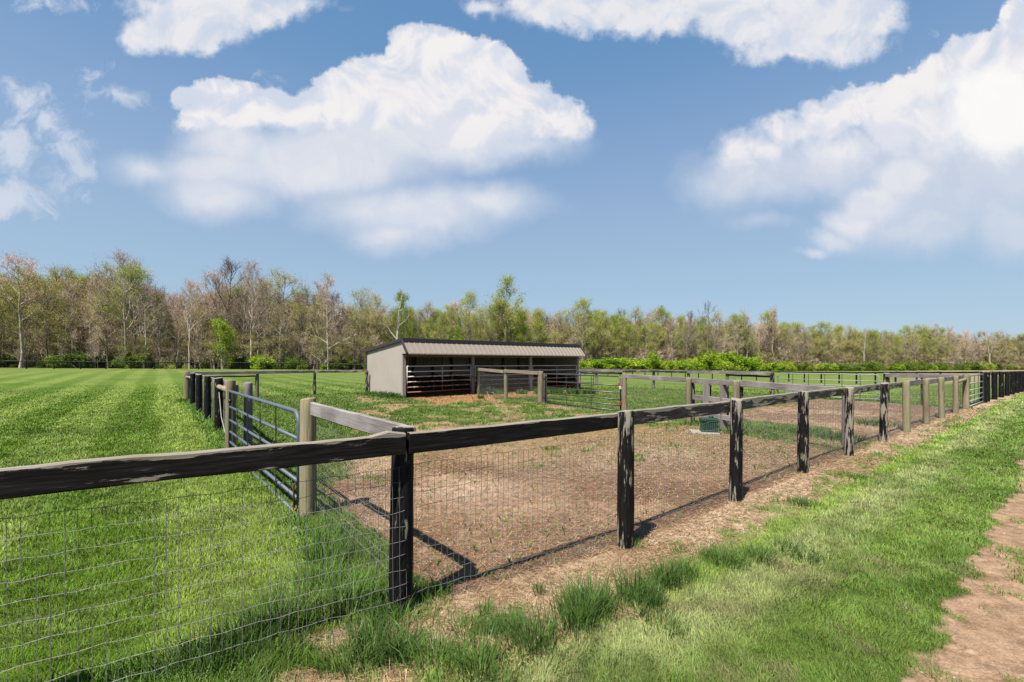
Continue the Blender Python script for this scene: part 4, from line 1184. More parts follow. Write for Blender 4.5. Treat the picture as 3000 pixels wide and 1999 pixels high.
class TreeGen:
    def __init__(s, seed, H, trunk_r, bs=.35, first=.3, nl=13, spread=.75, limb=.34, up=.35, twigs=7, twl=1.0, tww=.035, lean=.03, nb=5, subtw=5, fork=False, multi=1):
        rng = s.rng = np.random.default_rng(seed)
        s.V = []; s.F = []; s.nb = 0
        s.tips = []; TW = []
        for st in range(multi):
            hh = H * (1 if st == 0 else rng.uniform(.7, .95))
            base = np.array([0, 0, -.3]) if multi == 1 else np.array([rng.normal(0, bs), rng.normal(0, bs), -.3])
            ld = rng.normal(0, lean * (1 if multi == 1 else 4), 2)
            k = 12; z = np.linspace(0, 1, k)
            wob = np.cumsum(rng.normal(0, .012 * hh, (k, 2)), 0) * (z[:, None] ** .7)
            T = np.stack([base[0] + wob[:, 0] + ld[0] * hh * z, base[1] + wob[:, 1] + ld[1] * hh * z, -.3 + z * hh], 1)
            tr = trunk_r * ((1 - z) ** .85 * .94 + .05) * (1 if st == 0 else .8); tr[0] *= 1.3
            s.add(T, tr, 7)
            n_l = max(3, int(nl / (1 if multi == 1 else multi * .7)))
            for i in range(n_l):
                u = first + (1 - first) * ((i + rng.uniform(.1, .9)) / n_l) * .97
                p = np.array([np.interp(u, z, T[:, c]) for c in range(3)])
                az = i * 2.4 + rng.uniform(-.6, .6); el = up + (1 - up) * max(0, (u - .55)) * 1.2 + rng.normal(0, .1)
                d = np.array([math.cos(az) * spread, math.sin(az) * spread, el]); d /= np.linalg.norm(d)
                l = hh * limb * (1.12 - .80 * ((u - first) / (1 - first)) ** 1.3) * rng.uniform(.65, 1.2)
                r0 = np.interp(u, z, tr) * .55
                s.branch(p, d, l, max(r0, .02), 0, nb, twigs, twl, tww, subtw, TW)
            # leader tip
            for _ in range(4):
                d = np.array([rng.normal(0, .35), rng.normal(0, .35), 1.]); d /= np.linalg.norm(d)
                s.branch(T[-2], d, hh * .12, .03, 1, nb, twigs, twl, tww, subtw, TW)
        s.TW = np.array(TW)      # p, q, w
        s.tips = np.array(s.tips)
    def add(s, P, r, n):
        V, Fq = tube_np(P, r, n); s.V.append(V); s.F.append(Fq + s.nb); s.nb += len(V)
    def branch(s, p, d, l, r, lev, nb, twigs, twl, tww, subtw, TW):
        rng = s.rng; k = 6 if lev == 0 else 4
        P = [p]; dd = d.copy()
        for i in range(k - 1):
            dd = dd + rng.normal(0, .13, 3) + np.array([0, 0, .07]); dd /= np.linalg.norm(dd)
            P.append(P[-1] + dd * l / (k - 1))
        P = np.array(P); z = np.linspace(0, 1, k)
        s.add(P, r * (1 - z * .85) + (.022 if lev == 0 else .014), 5 if lev == 0 else 3)
        at = lambda u: np.array([np.interp(u, z, P[:, c]) for c in range(3)])
        if lev == 0:
            for i in range(nb):
                u = .22 + .76 * (i + rng.uniform(0, 1)) / nb
                e = (P[-1] - P[0]); e /= np.linalg.norm(e)
                nd = e * .75 + perp(e, rng) * .7 + np.array([0, 0, .25]); nd /= np.linalg.norm(nd)
                s.branch(at(u), nd, l * .5 * (1.15 - .5 * u) * rng.uniform(.7, 1.2), r * .45, 1, nb, twigs, twl, tww, subtw, TW)
        e = (P[-1] - P[0]); e /= np.linalg.norm(e)
        for i in range(twigs):
            u = (.25 if lev else .4) + (.75 if lev else .6) * rng.random()
            q = at(u); nd = e * .7 + perp(e, rng) * .75 + np.array([0, 0, .3]); nd /= np.linalg.norm(nd)
            L = twl * rng.uniform(.6, 1.3)
            q2 = q + nd * L
            TW.append((*q, *q2, tww)); s.tips.append(q2)
            for _ in range(subtw):
                w = rng.uniform(.2, 1); b = q + (q2 - q) * w
                n2 = nd * .7 + perp(nd, rng) * .8 + np.array([0, 0, .2]); n2 /= np.linalg.norm(n2)
                b2 = b + n2 * L * rng.uniform(.3, .75)
                TW.append((*b, *b2, tww * .7)); s.tips.append(b2)
    def twig_mesh(s):
        T = s.TW; rng = s.rng
        p = T[:, :3]; q = T[:, 3:6]; w = T[:, 6:7]
        d = q - p; d = d / np.linalg.norm(d, axis=1, keepdims=True)
        a = np.cross(d, rng.normal(size=d.shape)); a /= np.linalg.norm(a, axis=1, keepdims=True)
        V = np.stack([p - a * w / 2, p + a * w / 2, q], 1).reshape(-1, 3)
        return V, np.arange(len(V)).reshape(-1, 3)
    def leaf_mesh(s, n, size, sig, lo=0., tips=None):
        rng = s.rng; t = s.tips if tips is None else tips
        if lo: t = t[t[:, 2] > lo]
        c = t[rng.integers(0, len(t), n)] + rng.normal(0, sig, (n, 3))
        u = rng.normal(size=(n, 3)); u /= np.linalg.norm(u, axis=1, keepdims=True)
        v = np.cross(u, rng.normal(size=(n, 3))); v /= np.linalg.norm(v, axis=1, keepdims=True)
        k = size * rng.uniform(.55, 1.35, (n, 1))
        V = np.stack([c - u * k, c + v * k * .55, c + u * k, c - v * k * .55], 1).reshape(-1, 3)
        return V, np.arange(len(V)).reshape(-1, 4)

PROTO = {}
def proto(key, gen, bark, twig, leaf=None, nleaf=0, lsize=.12, lsig=.25):
    V, Fq = np.concatenate(gen.V), np.concatenate(gen.F)
    o = mesh_np('trunk', V, [Fq], bark, smooth=True); COL.objects.unlink(o); tm = o.data; bpy.data.objects.remove(o)
    tv, tf = gen.twig_mesh(); mats = [twig]; fs = [tf]; vs = [tv]; mi = [np.zeros(len(tf))]
    if nleaf:
        lv, lf = gen.leaf_mesh(nleaf, lsize, lsig); vs.append(lv); fs.append(lf + len(tv)); mats.append(leaf); mi.append(np.ones(len(lf)))
    o = mesh_np('crown', np.concatenate(vs), fs, mats, midx=np.concatenate(mi)); COL.objects.unlink(o); cm = o.data; bpy.data.objects.remove(o)
    PROTO[key] = (tm, cm, max(V[:, 2].max(), tv[:, 2].max()), (V, Fq, bark), (np.concatenate(vs), fs, mats))

H0 = 20.
for i in range(4):   # bare forest trees
    proto(('bare', i), TreeGen(100 + i, H0, .27, first=.30 + .05 * i, nl=13, spread=.7, limb=.30, up=.75, twigs=6, twl=1.4, tww=.05, nb=5, subtw=4),
          M['bark_grey'], M[['twig_brown', 'twig_pink', 'twig_brown', 'twig_pink'][i]], M[['leaf_olive', 'leaf_rust', 'leaf_olive', 'leaf_rust'][i]], 700, .09, .3)
for i in range(3):   # budding olive trees
    proto(('olive', i), TreeGen(200 + i, H0, .22, first=.24 + .05 * i, nl=14, spread=.85, limb=.31, up=.6, twigs=6, twl=1.3, tww=.055, nb=5, subtw=4),
          M['bark_dark'], M[['twig_olive', 'twig_brown', 'twig_olive'][i]], M['leaf_olive'], 3600, .10, .3)
for i in range(3):   # young green
    proto(('young', i), TreeGen(300 + i, H0, .24, first=.2 + .05 * i, nl=14, spread=.9, limb=.32, up=.55, twigs=6, twl=1.2, tww=.05, nb=5, subtw=3),
          M['bark_dark'], M['twig_olive'], M['leaf_young'], 6200, .125, .35)
for i in range(2):   # fresh bright green
    proto(('bright', i), TreeGen(400 + i, H0, .2, first=.10 + .05 * i, nl=15, spread=.9, limb=.27, up=.5, twigs=5, twl=1.1, tww=.05, nb=5, subtw=3),
          M['bark_dark'], M['twig_olive'], M['leaf_bright'], 8500, .14, .35)
proto(('pale', 0), TreeGen(501, H0, .22, first=.33, nl=12, spread=.75, limb=.33, up=.85, twigs=6, twl=1.3, tww=.05, nb=5, subtw=3), M['bark_pale'], M['twig_pink'])
proto(('pale', 1), TreeGen(502, H0, .2, first=.22, nl=15, spread=.9, limb=.26, up=.55, twigs=6, twl=1.2, tww=.05, nb=5, subtw=4), M['bark_pale'], M['twig_pink'])
proto(('snag', 0), TreeGen(503, H0, .42, first=.38, nl=8, spread=.95, limb=.27, up=.8, twigs=2, twl=.9, tww=.05, nb=3, subtw=1), M['bark_pale'], M['twig_brown'])
proto(('dark', 0), TreeGen(504, H0, .26, first=.62, nl=8, spread=1.0, limb=.28, up=.55, twigs=4, twl=1.1, tww=.06, nb=5, subtw=3), M['bark_dark'], M['twig_dark'])
proto(('dark', 1), TreeGen(505, H0, .24, first=.35, nl=13, spread=.85, limb=.30, up=.7, twigs=6, twl=1.3, tww=.055, nb=5, subtw=4), M['bark_dark'], M['twig_dark'])
proto(('rust', 0), TreeGen(506, H0, .22, first=.4, nl=11, spread=.6, limb=.26, up=.9, twigs=6, twl=1.2, tww=.05, nb=5, subtw=3), M['bark_grey'], M['twig_pink'], M['leaf_rust'], 1800, .12, .3)
for i in range(2):   # thin saplings of the understorey
    proto(('sapling', i), TreeGen(600 + i, 9., .07, first=.15, nl=10, spread=.7, limb=.3, up=.7, twigs=6, twl=.9, tww=.045, nb=4, subtw=3, multi=3),
          M['bark_grey'], M[['twig_brown', 'twig_olive'][i]], M['leaf_olive'], [0, 900][i], .09, .25)

proto(('lime', 0), TreeGen(610, 9., .06, bs=.7, first=.06, nl=16, spread=.8, limb=.26, up=.5, twigs=6, twl=.8, tww=.04, nb=4, subtw=3, multi=3), M['bark_dark'], M['twig_olive'], M['leaf_bright'], 4200, .14, .3)
proto(('thicket', 0), TreeGen(700, 12., .11, bs=2.3, first=.12, nl=12, spread=.55, limb=.24, up=.9, twigs=5, twl=1.4, tww=.055, nb=3, subtw=3, multi=10), M['bark_grey'], M['twig_brown'])
proto(('thicket', 1), TreeGen(701, 12., .11, bs=2.3, first=.12, nl=12, spread=.55, limb=.24, up=.9, twigs=5, twl=1.4, tww=.055, nb=3, subtw=3, multi=10), M['bark_dark'], M['twig_olive'], M['leaf_olive'], 2600, .11, .4)
proto(('thicket', 3), TreeGen(703, 12., .12, bs=2.4, first=.12, nl=12, spread=.55, limb=.24, up=.9, twigs=6, twl=1.5, tww=.075, nb=3, subtw=3, multi=9), M['bark_dark'], M['twig_dark'])
proto(('thicket', 2), TreeGen(702, 12., .10, bs=2.3, first=.12, nl=12, spread=.55, limb=.24, up=.9, twigs=5, twl=1.4, tww=.055, nb=3, subtw=3, multi=10), M['bark_pale'], M['twig_pink'])

def tree(name, key, p, H, label, group=None, rz=None, wid=1., sink=.0):
    tm, cm, h0, _, _ = PROTO[key]
    k = H / h0
    e = empty(name, (p[0], p[1], tz(*p) - sink), random.uniform(0, 6.28) if rz is None else rz, label=label, cat='tree', group=group)
    e.scale = (k * wid, k * wid, k)
    for nm, me in (('trunk', tm), ('crown', cm)):
        o = bpy.data.objects.new(nm, me); COL.objects.link(o); o.parent = e
    return e

TOPX = [-700, 0, 60, 180, 380, 470, 560, 640, 760, 860, 950, 1000, 1100, 1180, 1300, 1400, 1490, 1560, 1640, 1800, 1950, 2060, 2120, 2250, 2400, 2600, 2770, 2880, 3000, 3300]
TOPY = [745, 735, 730, 748, 745, 795, 785, 765, 760, 785, 800, 838, 835, 850, 862, 862, 835, 860, 882, 872, 892, 888, 908, 905, 938, 945, 945, 965, 962, 968]
def zfront(px): return np.interp(px, TZX, TZZ)
def height_for(px, py_top, z, p):
    return (HY - py_top) / F * z + CAMH - tz(*p)

# mixture of kinds along the wood edge
def kind_mix(px, rng):
    if px < 420: w = dict(bare=.40, olive=.38, dark=.06, young=.10, pale=.06)
    elif px < 980: w = dict(bare=.60, olive=.20, pale=.12, dark=.08)
    elif px < 1250: w = dict(bare=.22, olive=.36, young=.34, dark=.08)
    elif px < 1640: w = dict(bare=.16, olive=.30, young=.46, dark=.08)
    elif px < 2120: w = dict(bare=.22, olive=.40, young=.34, dark=.04)
    elif px < 2780: w = dict(bare=.22, olive=.42, young=.32, dark=.04)
    else: w = dict(bare=.55, olive=.35, dark=.10)
    k = rng.choice(list(w), p=np.array(list(w.values())) / sum(w.values()))
    i = rng.integers(0, {'bare': 4, 'olive': 3, 'young': 3, 'dark': 2, 'pale': 2}[k])
    if k == 'dark': i = 1
    return (k, int(i))
STRETCH = [(-9999, 480, 'at the left end of the wood'), (480, 1060, 'in the wood left of the shed'), (1060, 1720, 'in the wood behind the shed'),
           (1720, 2330, 'above the bright thicket right of the shed'), (2330, 9999, 'in the far wood at the right')]
DESC = {'bare': 'tall bare grey-brown tree', 'olive': 'tree with a thin olive haze of buds', 'young': 'tree in pale young green leaf', 'dark': 'dark bare tree', 'pale': 'pale-barked bare tree'}
NAME = {'bare': 'bare_tree', 'olive': 'budding_tree', 'young': 'leafing_tree', 'dark': 'bare_tree', 'pale': 'pale_barked_tree'}
trng = np.random.default_rng(5)
MASS = []
def place_row(step, dz, hlo, hhi, start):
    px = -620 + start
    while px < 3280:
        z = zfront(px) + dz + trng.uniform(-2.5, 2.5)
        p = AT(px, z)
        H = height_for(px, np.interp(px, TOPX, TOPY), z, p) * trng.uniform(hlo, hhi)
        k = kind_mix(px, trng)
        st = next(t for a, b, t in STRETCH if a <= px < b)
        tree(NAME[k[0]], k, p, H, f'{DESC[k[0]]} {st}', group=f'{DESC[k[0]]}s {st}'.replace('tree with', 'trees with').replace('budss', 'buds').replace('leafs', 'leaf').replace('tree in', 'trees in'), wid=trng.uniform(.8, 1.05))
        px += step * (F / z) * trng.uniform(.7, 1.3)
place_row(3.9, 1.0, .55, .88, 0)
place_row(3.4, 6.0, .78, 1.0, 17)
# saplings in front
px = -600
while px < 3250:
    z = zfront(px) - 1.0 + trng.uniform(-1.5, 3); p = AT(px, z)
    k = ('sapling', int(trng.integers(0, 2)))
    st = next(t for a, b, t in STRETCH if a <= px < b)
    tree('sapling', k, p, trng.uniform(4.5, 10.5), f'thin many-stemmed sapling {st}', group=f'thin saplings {st}')
    px += 4.6 * F / z * trng.uniform(.5, 1.6)

# trees that stand out
def special(name, key, px, top, dz, label, wid=1., rz=0.):
    z = zfront(px) + dz; p = AT(px, z)
    tree(name, key, p, height_for(px, top, z, p), label, rz=rz, wid=wid)
special('pale_barked_tree', ('pale', 0), 367, 714, -1.5, 'tall forked pale tree rising highest at the left of the wood', .95)
special('pale_barked_tree', ('pale', 0), 555, 800, -1.5, 'slender pale forked tree over the black fence, right of the highest tree', .8, 2.)
special('leafing_tree', ('lime', 0), 652, 925, -5, 'small lime green tree standing out above the black fence left of the shed', .95, 2.)
special('bare_tree', ('dark', 1), 640, 742, 1, 'dark-limbed bare tree with a reddish top above the small lime tree', .9, 1.)
special('bare_tree', ('bare', 1), 735, 752, 0, 'bare reddish tree with upswept limbs, third crown above the small lime tree', .9, 2.)
special('budding_tree', ('bare', 3), 60, 726, -1, 'broad pale-twigged tree filling the left edge of the wood', 1.05, 1.)
special('pale_barked_tree', ('pale', 1), 962, 786, -2, 'pale straight bare tree with fine pinkish crown left of the shed', .95, .5)
special('dead_tree', ('snag', 0), 1164, 836, -2.5, 'dead pale trunk with broken limbs above the left end of the shed', .95, 2.6)
special('leafing_tree', ('bright', 0), 1172, 852, 2, 'rounded bright green tree behind the dead pale trunk', .75, 1.)
special('leafing_tree', ('young', 0), 1478, 806, -1, 'tallest yellow-green tree behind the middle of the shed roof', .95, .8)
special('leafing_tree', ('young', 1), 1360, 850, 0, 'yellow-green tree with a rounded top left of the tallest green one', .85, 2.)
special('leafing_tree', ('bright', 1), 1530, 905, -3, 'bright lime tree low beside the tallest green one', .7, 2.2)
special('leafing_tree', ('bright', 0), 1343, 925, -3, 'narrow bright green young tree above the shed ridge', .42, 3.)
special('leafing_tree', ('young', 2), 1715, 868, 0, 'pale green tree above the right end of the shed', .8, 1.5)
special('bare_tree', ('dark', 0), 2072, 876, -3, 'dark bare tree with a flat spreading top standing above the wood', .75, .5)
special('bare_tree', ('dark', 1), 2013, 900, -3, 'dark bare tree just left of the flat-topped one', .6, 1.5)
special('budding_tree', ('rust', 0), 2262, 890, 2, 'tree with rust-coloured buds above the wood right of the flat-topped tree', .7)
special('bare_tree', ('bare', 0), 2190, 896, 2, 'bare pinkish tree next to the rust-coloured one', .9)
special('dead_tree', ('snag', 0), 2530, 955, -3, 'pale dead tree with forked limbs in the far wood', .8, 1.2)
special('bare_tree', ('bare', 2), 2905, 963, -4, 'rounded bare tree with sky showing through near the right edge', 1.25, .4)
special('bare_tree', ('bare', 0), 2745, 940, 0, 'tallest bare crown of the far wood at the right', 1.1, 1.4)

# the depth of the wood behind, one mass
def build_woods():
    VS = []; FT = []; MI = []; b = 0; mats = []; faces3 = []; faces4 = []; m3 = []; m4 = []
    rng = np.random.default_rng(77)
    keys = [('bare', 0), ('bare', 1), ('bare', 2), ('olive', 0), ('olive', 1), ('young', 1), ('dark', 1), ('sapling', 0), ('sapling', 1)]
    def addm(V, fs, ms, T):
        nonlocal b
        VS.append(V @ T[:3, :3].T + T[:3, 3])
        for f, m in zip(fs, ms):
            if m not in mats: mats.append(m)
            i = mats.index(m)
            (faces3 if f.shape[1] == 3 else faces4).append(f + b); (m3 if f.shape[1] == 3 else m4).append(np.full(len(f), i))
        b += len(V)
    for row, (dz, hk, step) in enumerate(((12, .80, 6.), (18, .86, 6.5), (25, .84, 8.))):
        px = -680 + row * 20
        while px < 3300:
            z = zfront(px) + dz + rng.uniform(-2, 2); p = AT(px, z)
            kk = keys[rng.integers(0, 7)] if row else keys[rng.integers(0, 9)]
            if px > 2850 and rng.random() < .45:
                px += step * F / z; continue
            if kk[0] == 'young' and px < 1000: kk = ('bare', 2)
            tm, cm, h0, (V, Fq, bark), (CV, cfs, cms) = PROTO[kk]
            H = height_for(px, np.interp(px, TOPX, TOPY), z, p) * hk * rng.uniform(.8, 1.05) * (.6 if kk[0] == 'sapling' else 1)
            k = H / h0; a = rng.uniform(0, 6.28); ca, sa = math.cos(a) * k, math.sin(a) * k
            T = np.eye(4); T[:3, :3] = [[ca, -sa, 0], [sa, ca, 0], [0, 0, k]]; T[:3, 3] = (p[0], p[1], tz(*p))
            addm(V, [Fq], [bark], T)
            keep = rng.random(len(cfs[0])) < .7
            addm(CV, [cfs[0][keep]] + [f for f in cfs[1:]], cms, T)
            px += step * F / z * rng.uniform(.6, 1.4)
    for dz, lo, hi, step in ((3.5, .2, .42, 6.5), (9, .45, .74, 4.8), (15, .6, .86, 4.2), (22, .66, .9, 4.2), (29, .35, .62, 3.2), (5.5, .25, .45, 3.6), (11, .3, .5, 3.4)):
        px = -680 + dz * 7
        while px < 3300:
            z = zfront(px) + dz + rng.uniform(-2, 2); p = AT(px, z)
            if not (px > 2860 and rng.random() < .3):
                kk = ('thicket', 3) if dz > 12 and rng.random() < .7 else ('thicket', int(rng.choice([0, 1, 2], p=[.40, .38, .22] if px < 1050 else [.18, .68, .14])))  # back rows mostly dark bark and twigs, the wood's inner shade put in colour
                tm, cm, h0, (V, Fq, bark), (CV, cfs, cms) = PROTO[kk]
                k = rng.uniform(lo, hi) * height_for(px, np.interp(px, TOPX, TOPY), z, p) / h0; a = rng.uniform(0, 6.28); w = min(max(k, .75), 1.15); ca, sa = math.cos(a) * w, math.sin(a) * w
                T = np.eye(4); T[:3, :3] = [[ca, -sa, 0], [sa, ca, 0], [0, 0, k]]; T[:3, 3] = (p[0], p[1], tz(*p))
                addm(V, [Fq], [bark], T); addm(CV, cfs, cms, T)
            px += step * F / z * rng.uniform(.7, 1.3)
    V = np.concatenate(VS); f3 = np.concatenate(faces3); f4 = np.concatenate(faces4)
    o = mesh_np('woods', V, [f3, f4], mats, midx=np.concatenate([np.concatenate(m3), np.concatenate(m4)]))
    tag(o, 'deep grey-brown wood behind the front trees', 'woods', kind='stuff')
build_woods()

# ------------------------------------------------------------------ shrubs
def shrub_mesh(seed, W, D, H, n, size, leafmat, lumps=15):
    rng = np.random.default_rng(seed)
    C = []
    for i in range(lumps):
        C.append((rng.uniform(-.5, .5) * W * .75, rng.uniform(-.5, .5) * D * .7, H * rng.uniform(.15, .72), rng.uniform(.10, .24) * W, H * rng.uniform(.12, .34)))
    C = np.array(C)
    k = rng.integers(0, lumps, n)
    u = rng.normal(size=(n, 3)); u /= np.linalg.norm(u, axis=1, keepdims=True)
    rad = np.where(rng.random((n, 1)) < .25, rng.uniform(.9, 1.35, (n, 1)), rng.uniform(.45, 1.03, (n, 1)) ** .7)
    P = C[k][:, :3] + u * rad * np.stack([C[k][:, 3], C[k][:, 3] * D / W, C[k][:, 4]], 1)
    P = P[P[:, 2] > .0]; n = len(P)
    a = rng.normal(size=(n, 3)) + np.array([0, 0, .5]); a /= np.linalg.norm(a, axis=1, keepdims=True)
    v = np.cross(a, rng.normal(size=(n, 3))); v /= np.linalg.norm(v, axis=1, keepdims=True); w = np.cross(a, v)
    s = size * rng.uniform(.6, 1.4, (n, 1))
    V = np.stack([P - v * s, P + w * s * .5, P + v * s, P - w * s * .5], 1).reshape(-1, 3)
    # stems
    VV = []; FF = []; nb = 0
    for i in range(14):
        c = C[rng.integers(0, lumps)]; b0 = np.array([rng.uniform(-.3, .3) * W, rng.uniform(-.3, .3) * D, -.2])
        tt, ff = tube_np([b0, (b0 + c[:3]) / 2 + rng.normal(0, .1, 3), c[:3] + np.array([0, 0, c[4] * .6])], [.03, .022, .01], 4)
        VV.append(tt); FF.append(ff + nb); nb += len(tt)
    return V, np.arange(len(V)).reshape(-1, 4), np.concatenate(VV), np.concatenate(FF)
SHR = {}
for key, mat, n, size, H in (('bright', 'leaf_bright', 4200, .13, 2.6), ('mid', 'leaf_mid', 3800, .13, 2.6), ('dark', 'leaf_dark', 3600, .13, 2.4), ('olive', 'leaf_olive', 2600, .11, 2.6), ('lime', 'leaf_bright', 3400, .14, 3.4)):
    for i in range(2):
        V, Fq, SV, SF = shrub_mesh(hash(key) % 1000 if False else {'bright': 11, 'mid': 23, 'dark': 37, 'olive': 51, 'lime': 77}[key] + i, 3.6, 3., H, n, size, M[mat])
        o = mesh_np('foliage', V, [Fq], M[mat]); me = o.data; COL.objects.unlink(o); bpy.data.objects.remove(o)
        o = mesh_np('stems', SV, [SF], M['bark_dark'], smooth=True); me2 = o.data; COL.objects.unlink(o); bpy.data.objects.remove(o)
        SHR[(key, i)] = (me, me2)
SDESC = {'bright': 'bright green leafy bush', 'mid': 'mid green leafy bush', 'dark': 'dark green low bush', 'olive': 'thin olive bush', 'lime': 'lime green bush'}
def shrub(key, p, k, label, group=None, wid=1.):
    i = random.randint(0, 1)
    e = empty('bush', (p[0], p[1], tz(*p) - .1), random.uniform(0, 6.28), label=label, cat='bush', group=group)
    e.scale = (k * wid, k * wid, k)
    for nm, me in zip(('foliage', 'stems'), SHR[(key, i)]):
        o = bpy.data.objects.new(nm, me); COL.objects.link(o); o.parent = e
def shrub_row(x0, x1, step, dz, jit, klo, khi, mix, where):
    px = x0
    while px < x1:
        z = zfront(px) + dz + trng.uniform(-jit, jit); p = AT(px, z)
        key = str(trng.choice(list(mix), p=np.array(list(mix.values())) / sum(mix.values())))
        kk = trng.uniform(klo, khi) * (np.interp(px, [1680, 1780, 1900, 2080, 2180, 2300, 2350], [.8, .95, 1.0, 1.3, 1.15, .75, .6]) if 'thicket' in where else 1.)
        shrub(key, p, kk, f'{SDESC[key]} {where}', group=f'{SDESC[key]}es {where}'.replace('bushes', 'bushes'), wid=trng.uniform(.9, 1.4))
        px += step * F / z * trng.uniform(.6, 1.4)
shrub_row(-520, 470, 2.7, 1.5, 2.5, .4, 1.8, dict(dark=.72, mid=.10, olive=.18), 'under the left end of the wood')
shrub_row(470, 1060, 3.0, 1.0, 2.2, .3, 1.3, dict(dark=.35, mid=.2, olive=.45), 'along the wood left of the shed')
shrub_row(690, 1060, 9., -.5, 1.5, .5, 1.2, dict(mid=.8, bright=.2), 'close behind the black fence left of the shed')
shrub_row(1000, 1720, 3.4, -1, 2.0, .7, 1.5, dict(mid=.5, olive=.3, bright=.2), 'in the wood edge behind the shed')
shrub_row(1690, 2320, 2.6, -12, 1.8, .7, 1.7, dict(bright=.9, lime=.1), 'in the bright thicket right of the shed')
shrub_row(1690, 2330, 3.0, -9, 2.2, 1.1, 2.2, dict(bright=1.), 'at the back of the bright thicket right of the shed')
shrub_row(2330, 2900, 3.4, -8, 2, .9, 1.6, dict(bright=.35, mid=.45, olive=.2), 'along the foot of the far right wood')
shrub_row(2760, 3250, 4.2, -2, 3, .9, 1.8, dict(dark=.4, olive=.6), 'under the bare trees at the right end')
for px, z, k, lab, w in ((770, 90, 1.45, 'rounded green bush right of the small lime tree', 1.1), (1345, 96, 2.6, 'bright green bush peeping over the shed ridge', .6)):
    shrub('lime' if px != 770 else 'bright', AT(px, z), k, lab, wid=w)

# ------------------------------------------------------------------ dandelions
def dandelion(px, py, kind, lab, h):
    p = G(px, py); h *= .7
    e = empty('dandelion', v3(p, 0), random.uniform(0, 6), label=lab, cat='flower', group='dandelion flowers in the grass')
    MB().tube([(0, 0, -.02), (.005, .004, h * .6), (.008, 0, h)], .003, 6).build('stem', M['stemgreen'], e)
    mb = MB()
    if kind == 'y':
        for k in range(3):
            r = .015 - k * .004; n = 12; zz = h + .004 * k
            V = [(.008, 0, zz + .004)] + [(.008 + r * math.cos(2*math.pi*j/n) * (1 if j % 2 else .8), r * math.sin(2*math.pi*j/n) * (1 if j % 2 else .8), zz) for j in range(n)]
            mb.add(V, [(0, 1 + j, 1 + (j+1) % n) for j in range(n)])
        mb.build('flower_head', M['yellow'], e)
    else:
        rr = random.Random(3)
        for _ in range(60):
            d = Vector((rr.gauss(0, 1), rr.gauss(0, 1), rr.gauss(0, 1))).normalized(); c = Vector((.008, 0, h + .018)); q = c + d * .014; s = d.orthogonal().normalized() * .004
            mb.add([c, q + s, q - s], [(0, 1, 2)])
        mb.build('seed_head', M['puff'], e)
dandelion(1003, 1553, 'y', 'yellow dandelion behind the side fence wire', .16)
dandelion(1020, 1560, 'y', 'second yellow dandelion just right of the first behind the side fence wire', .14)
dandelion(568, 1912, 'y', 'yellow dandelion low in the grass under the black rail', .12)
dandelion(2243, 1284, 'y', 'yellow dandelion in the grass past the green waterer', .12)
dandelion(813, 1646, 'w', 'white dandelion seed head in the lawn before the side fence', .14)
dandelion(638, 1635, 'w', 'white dandelion seed head in the lawn under the black rail', .12)
dandelion(862, 1584, 'w', 'white dandelion seed head nearest the pale gate post', .15)

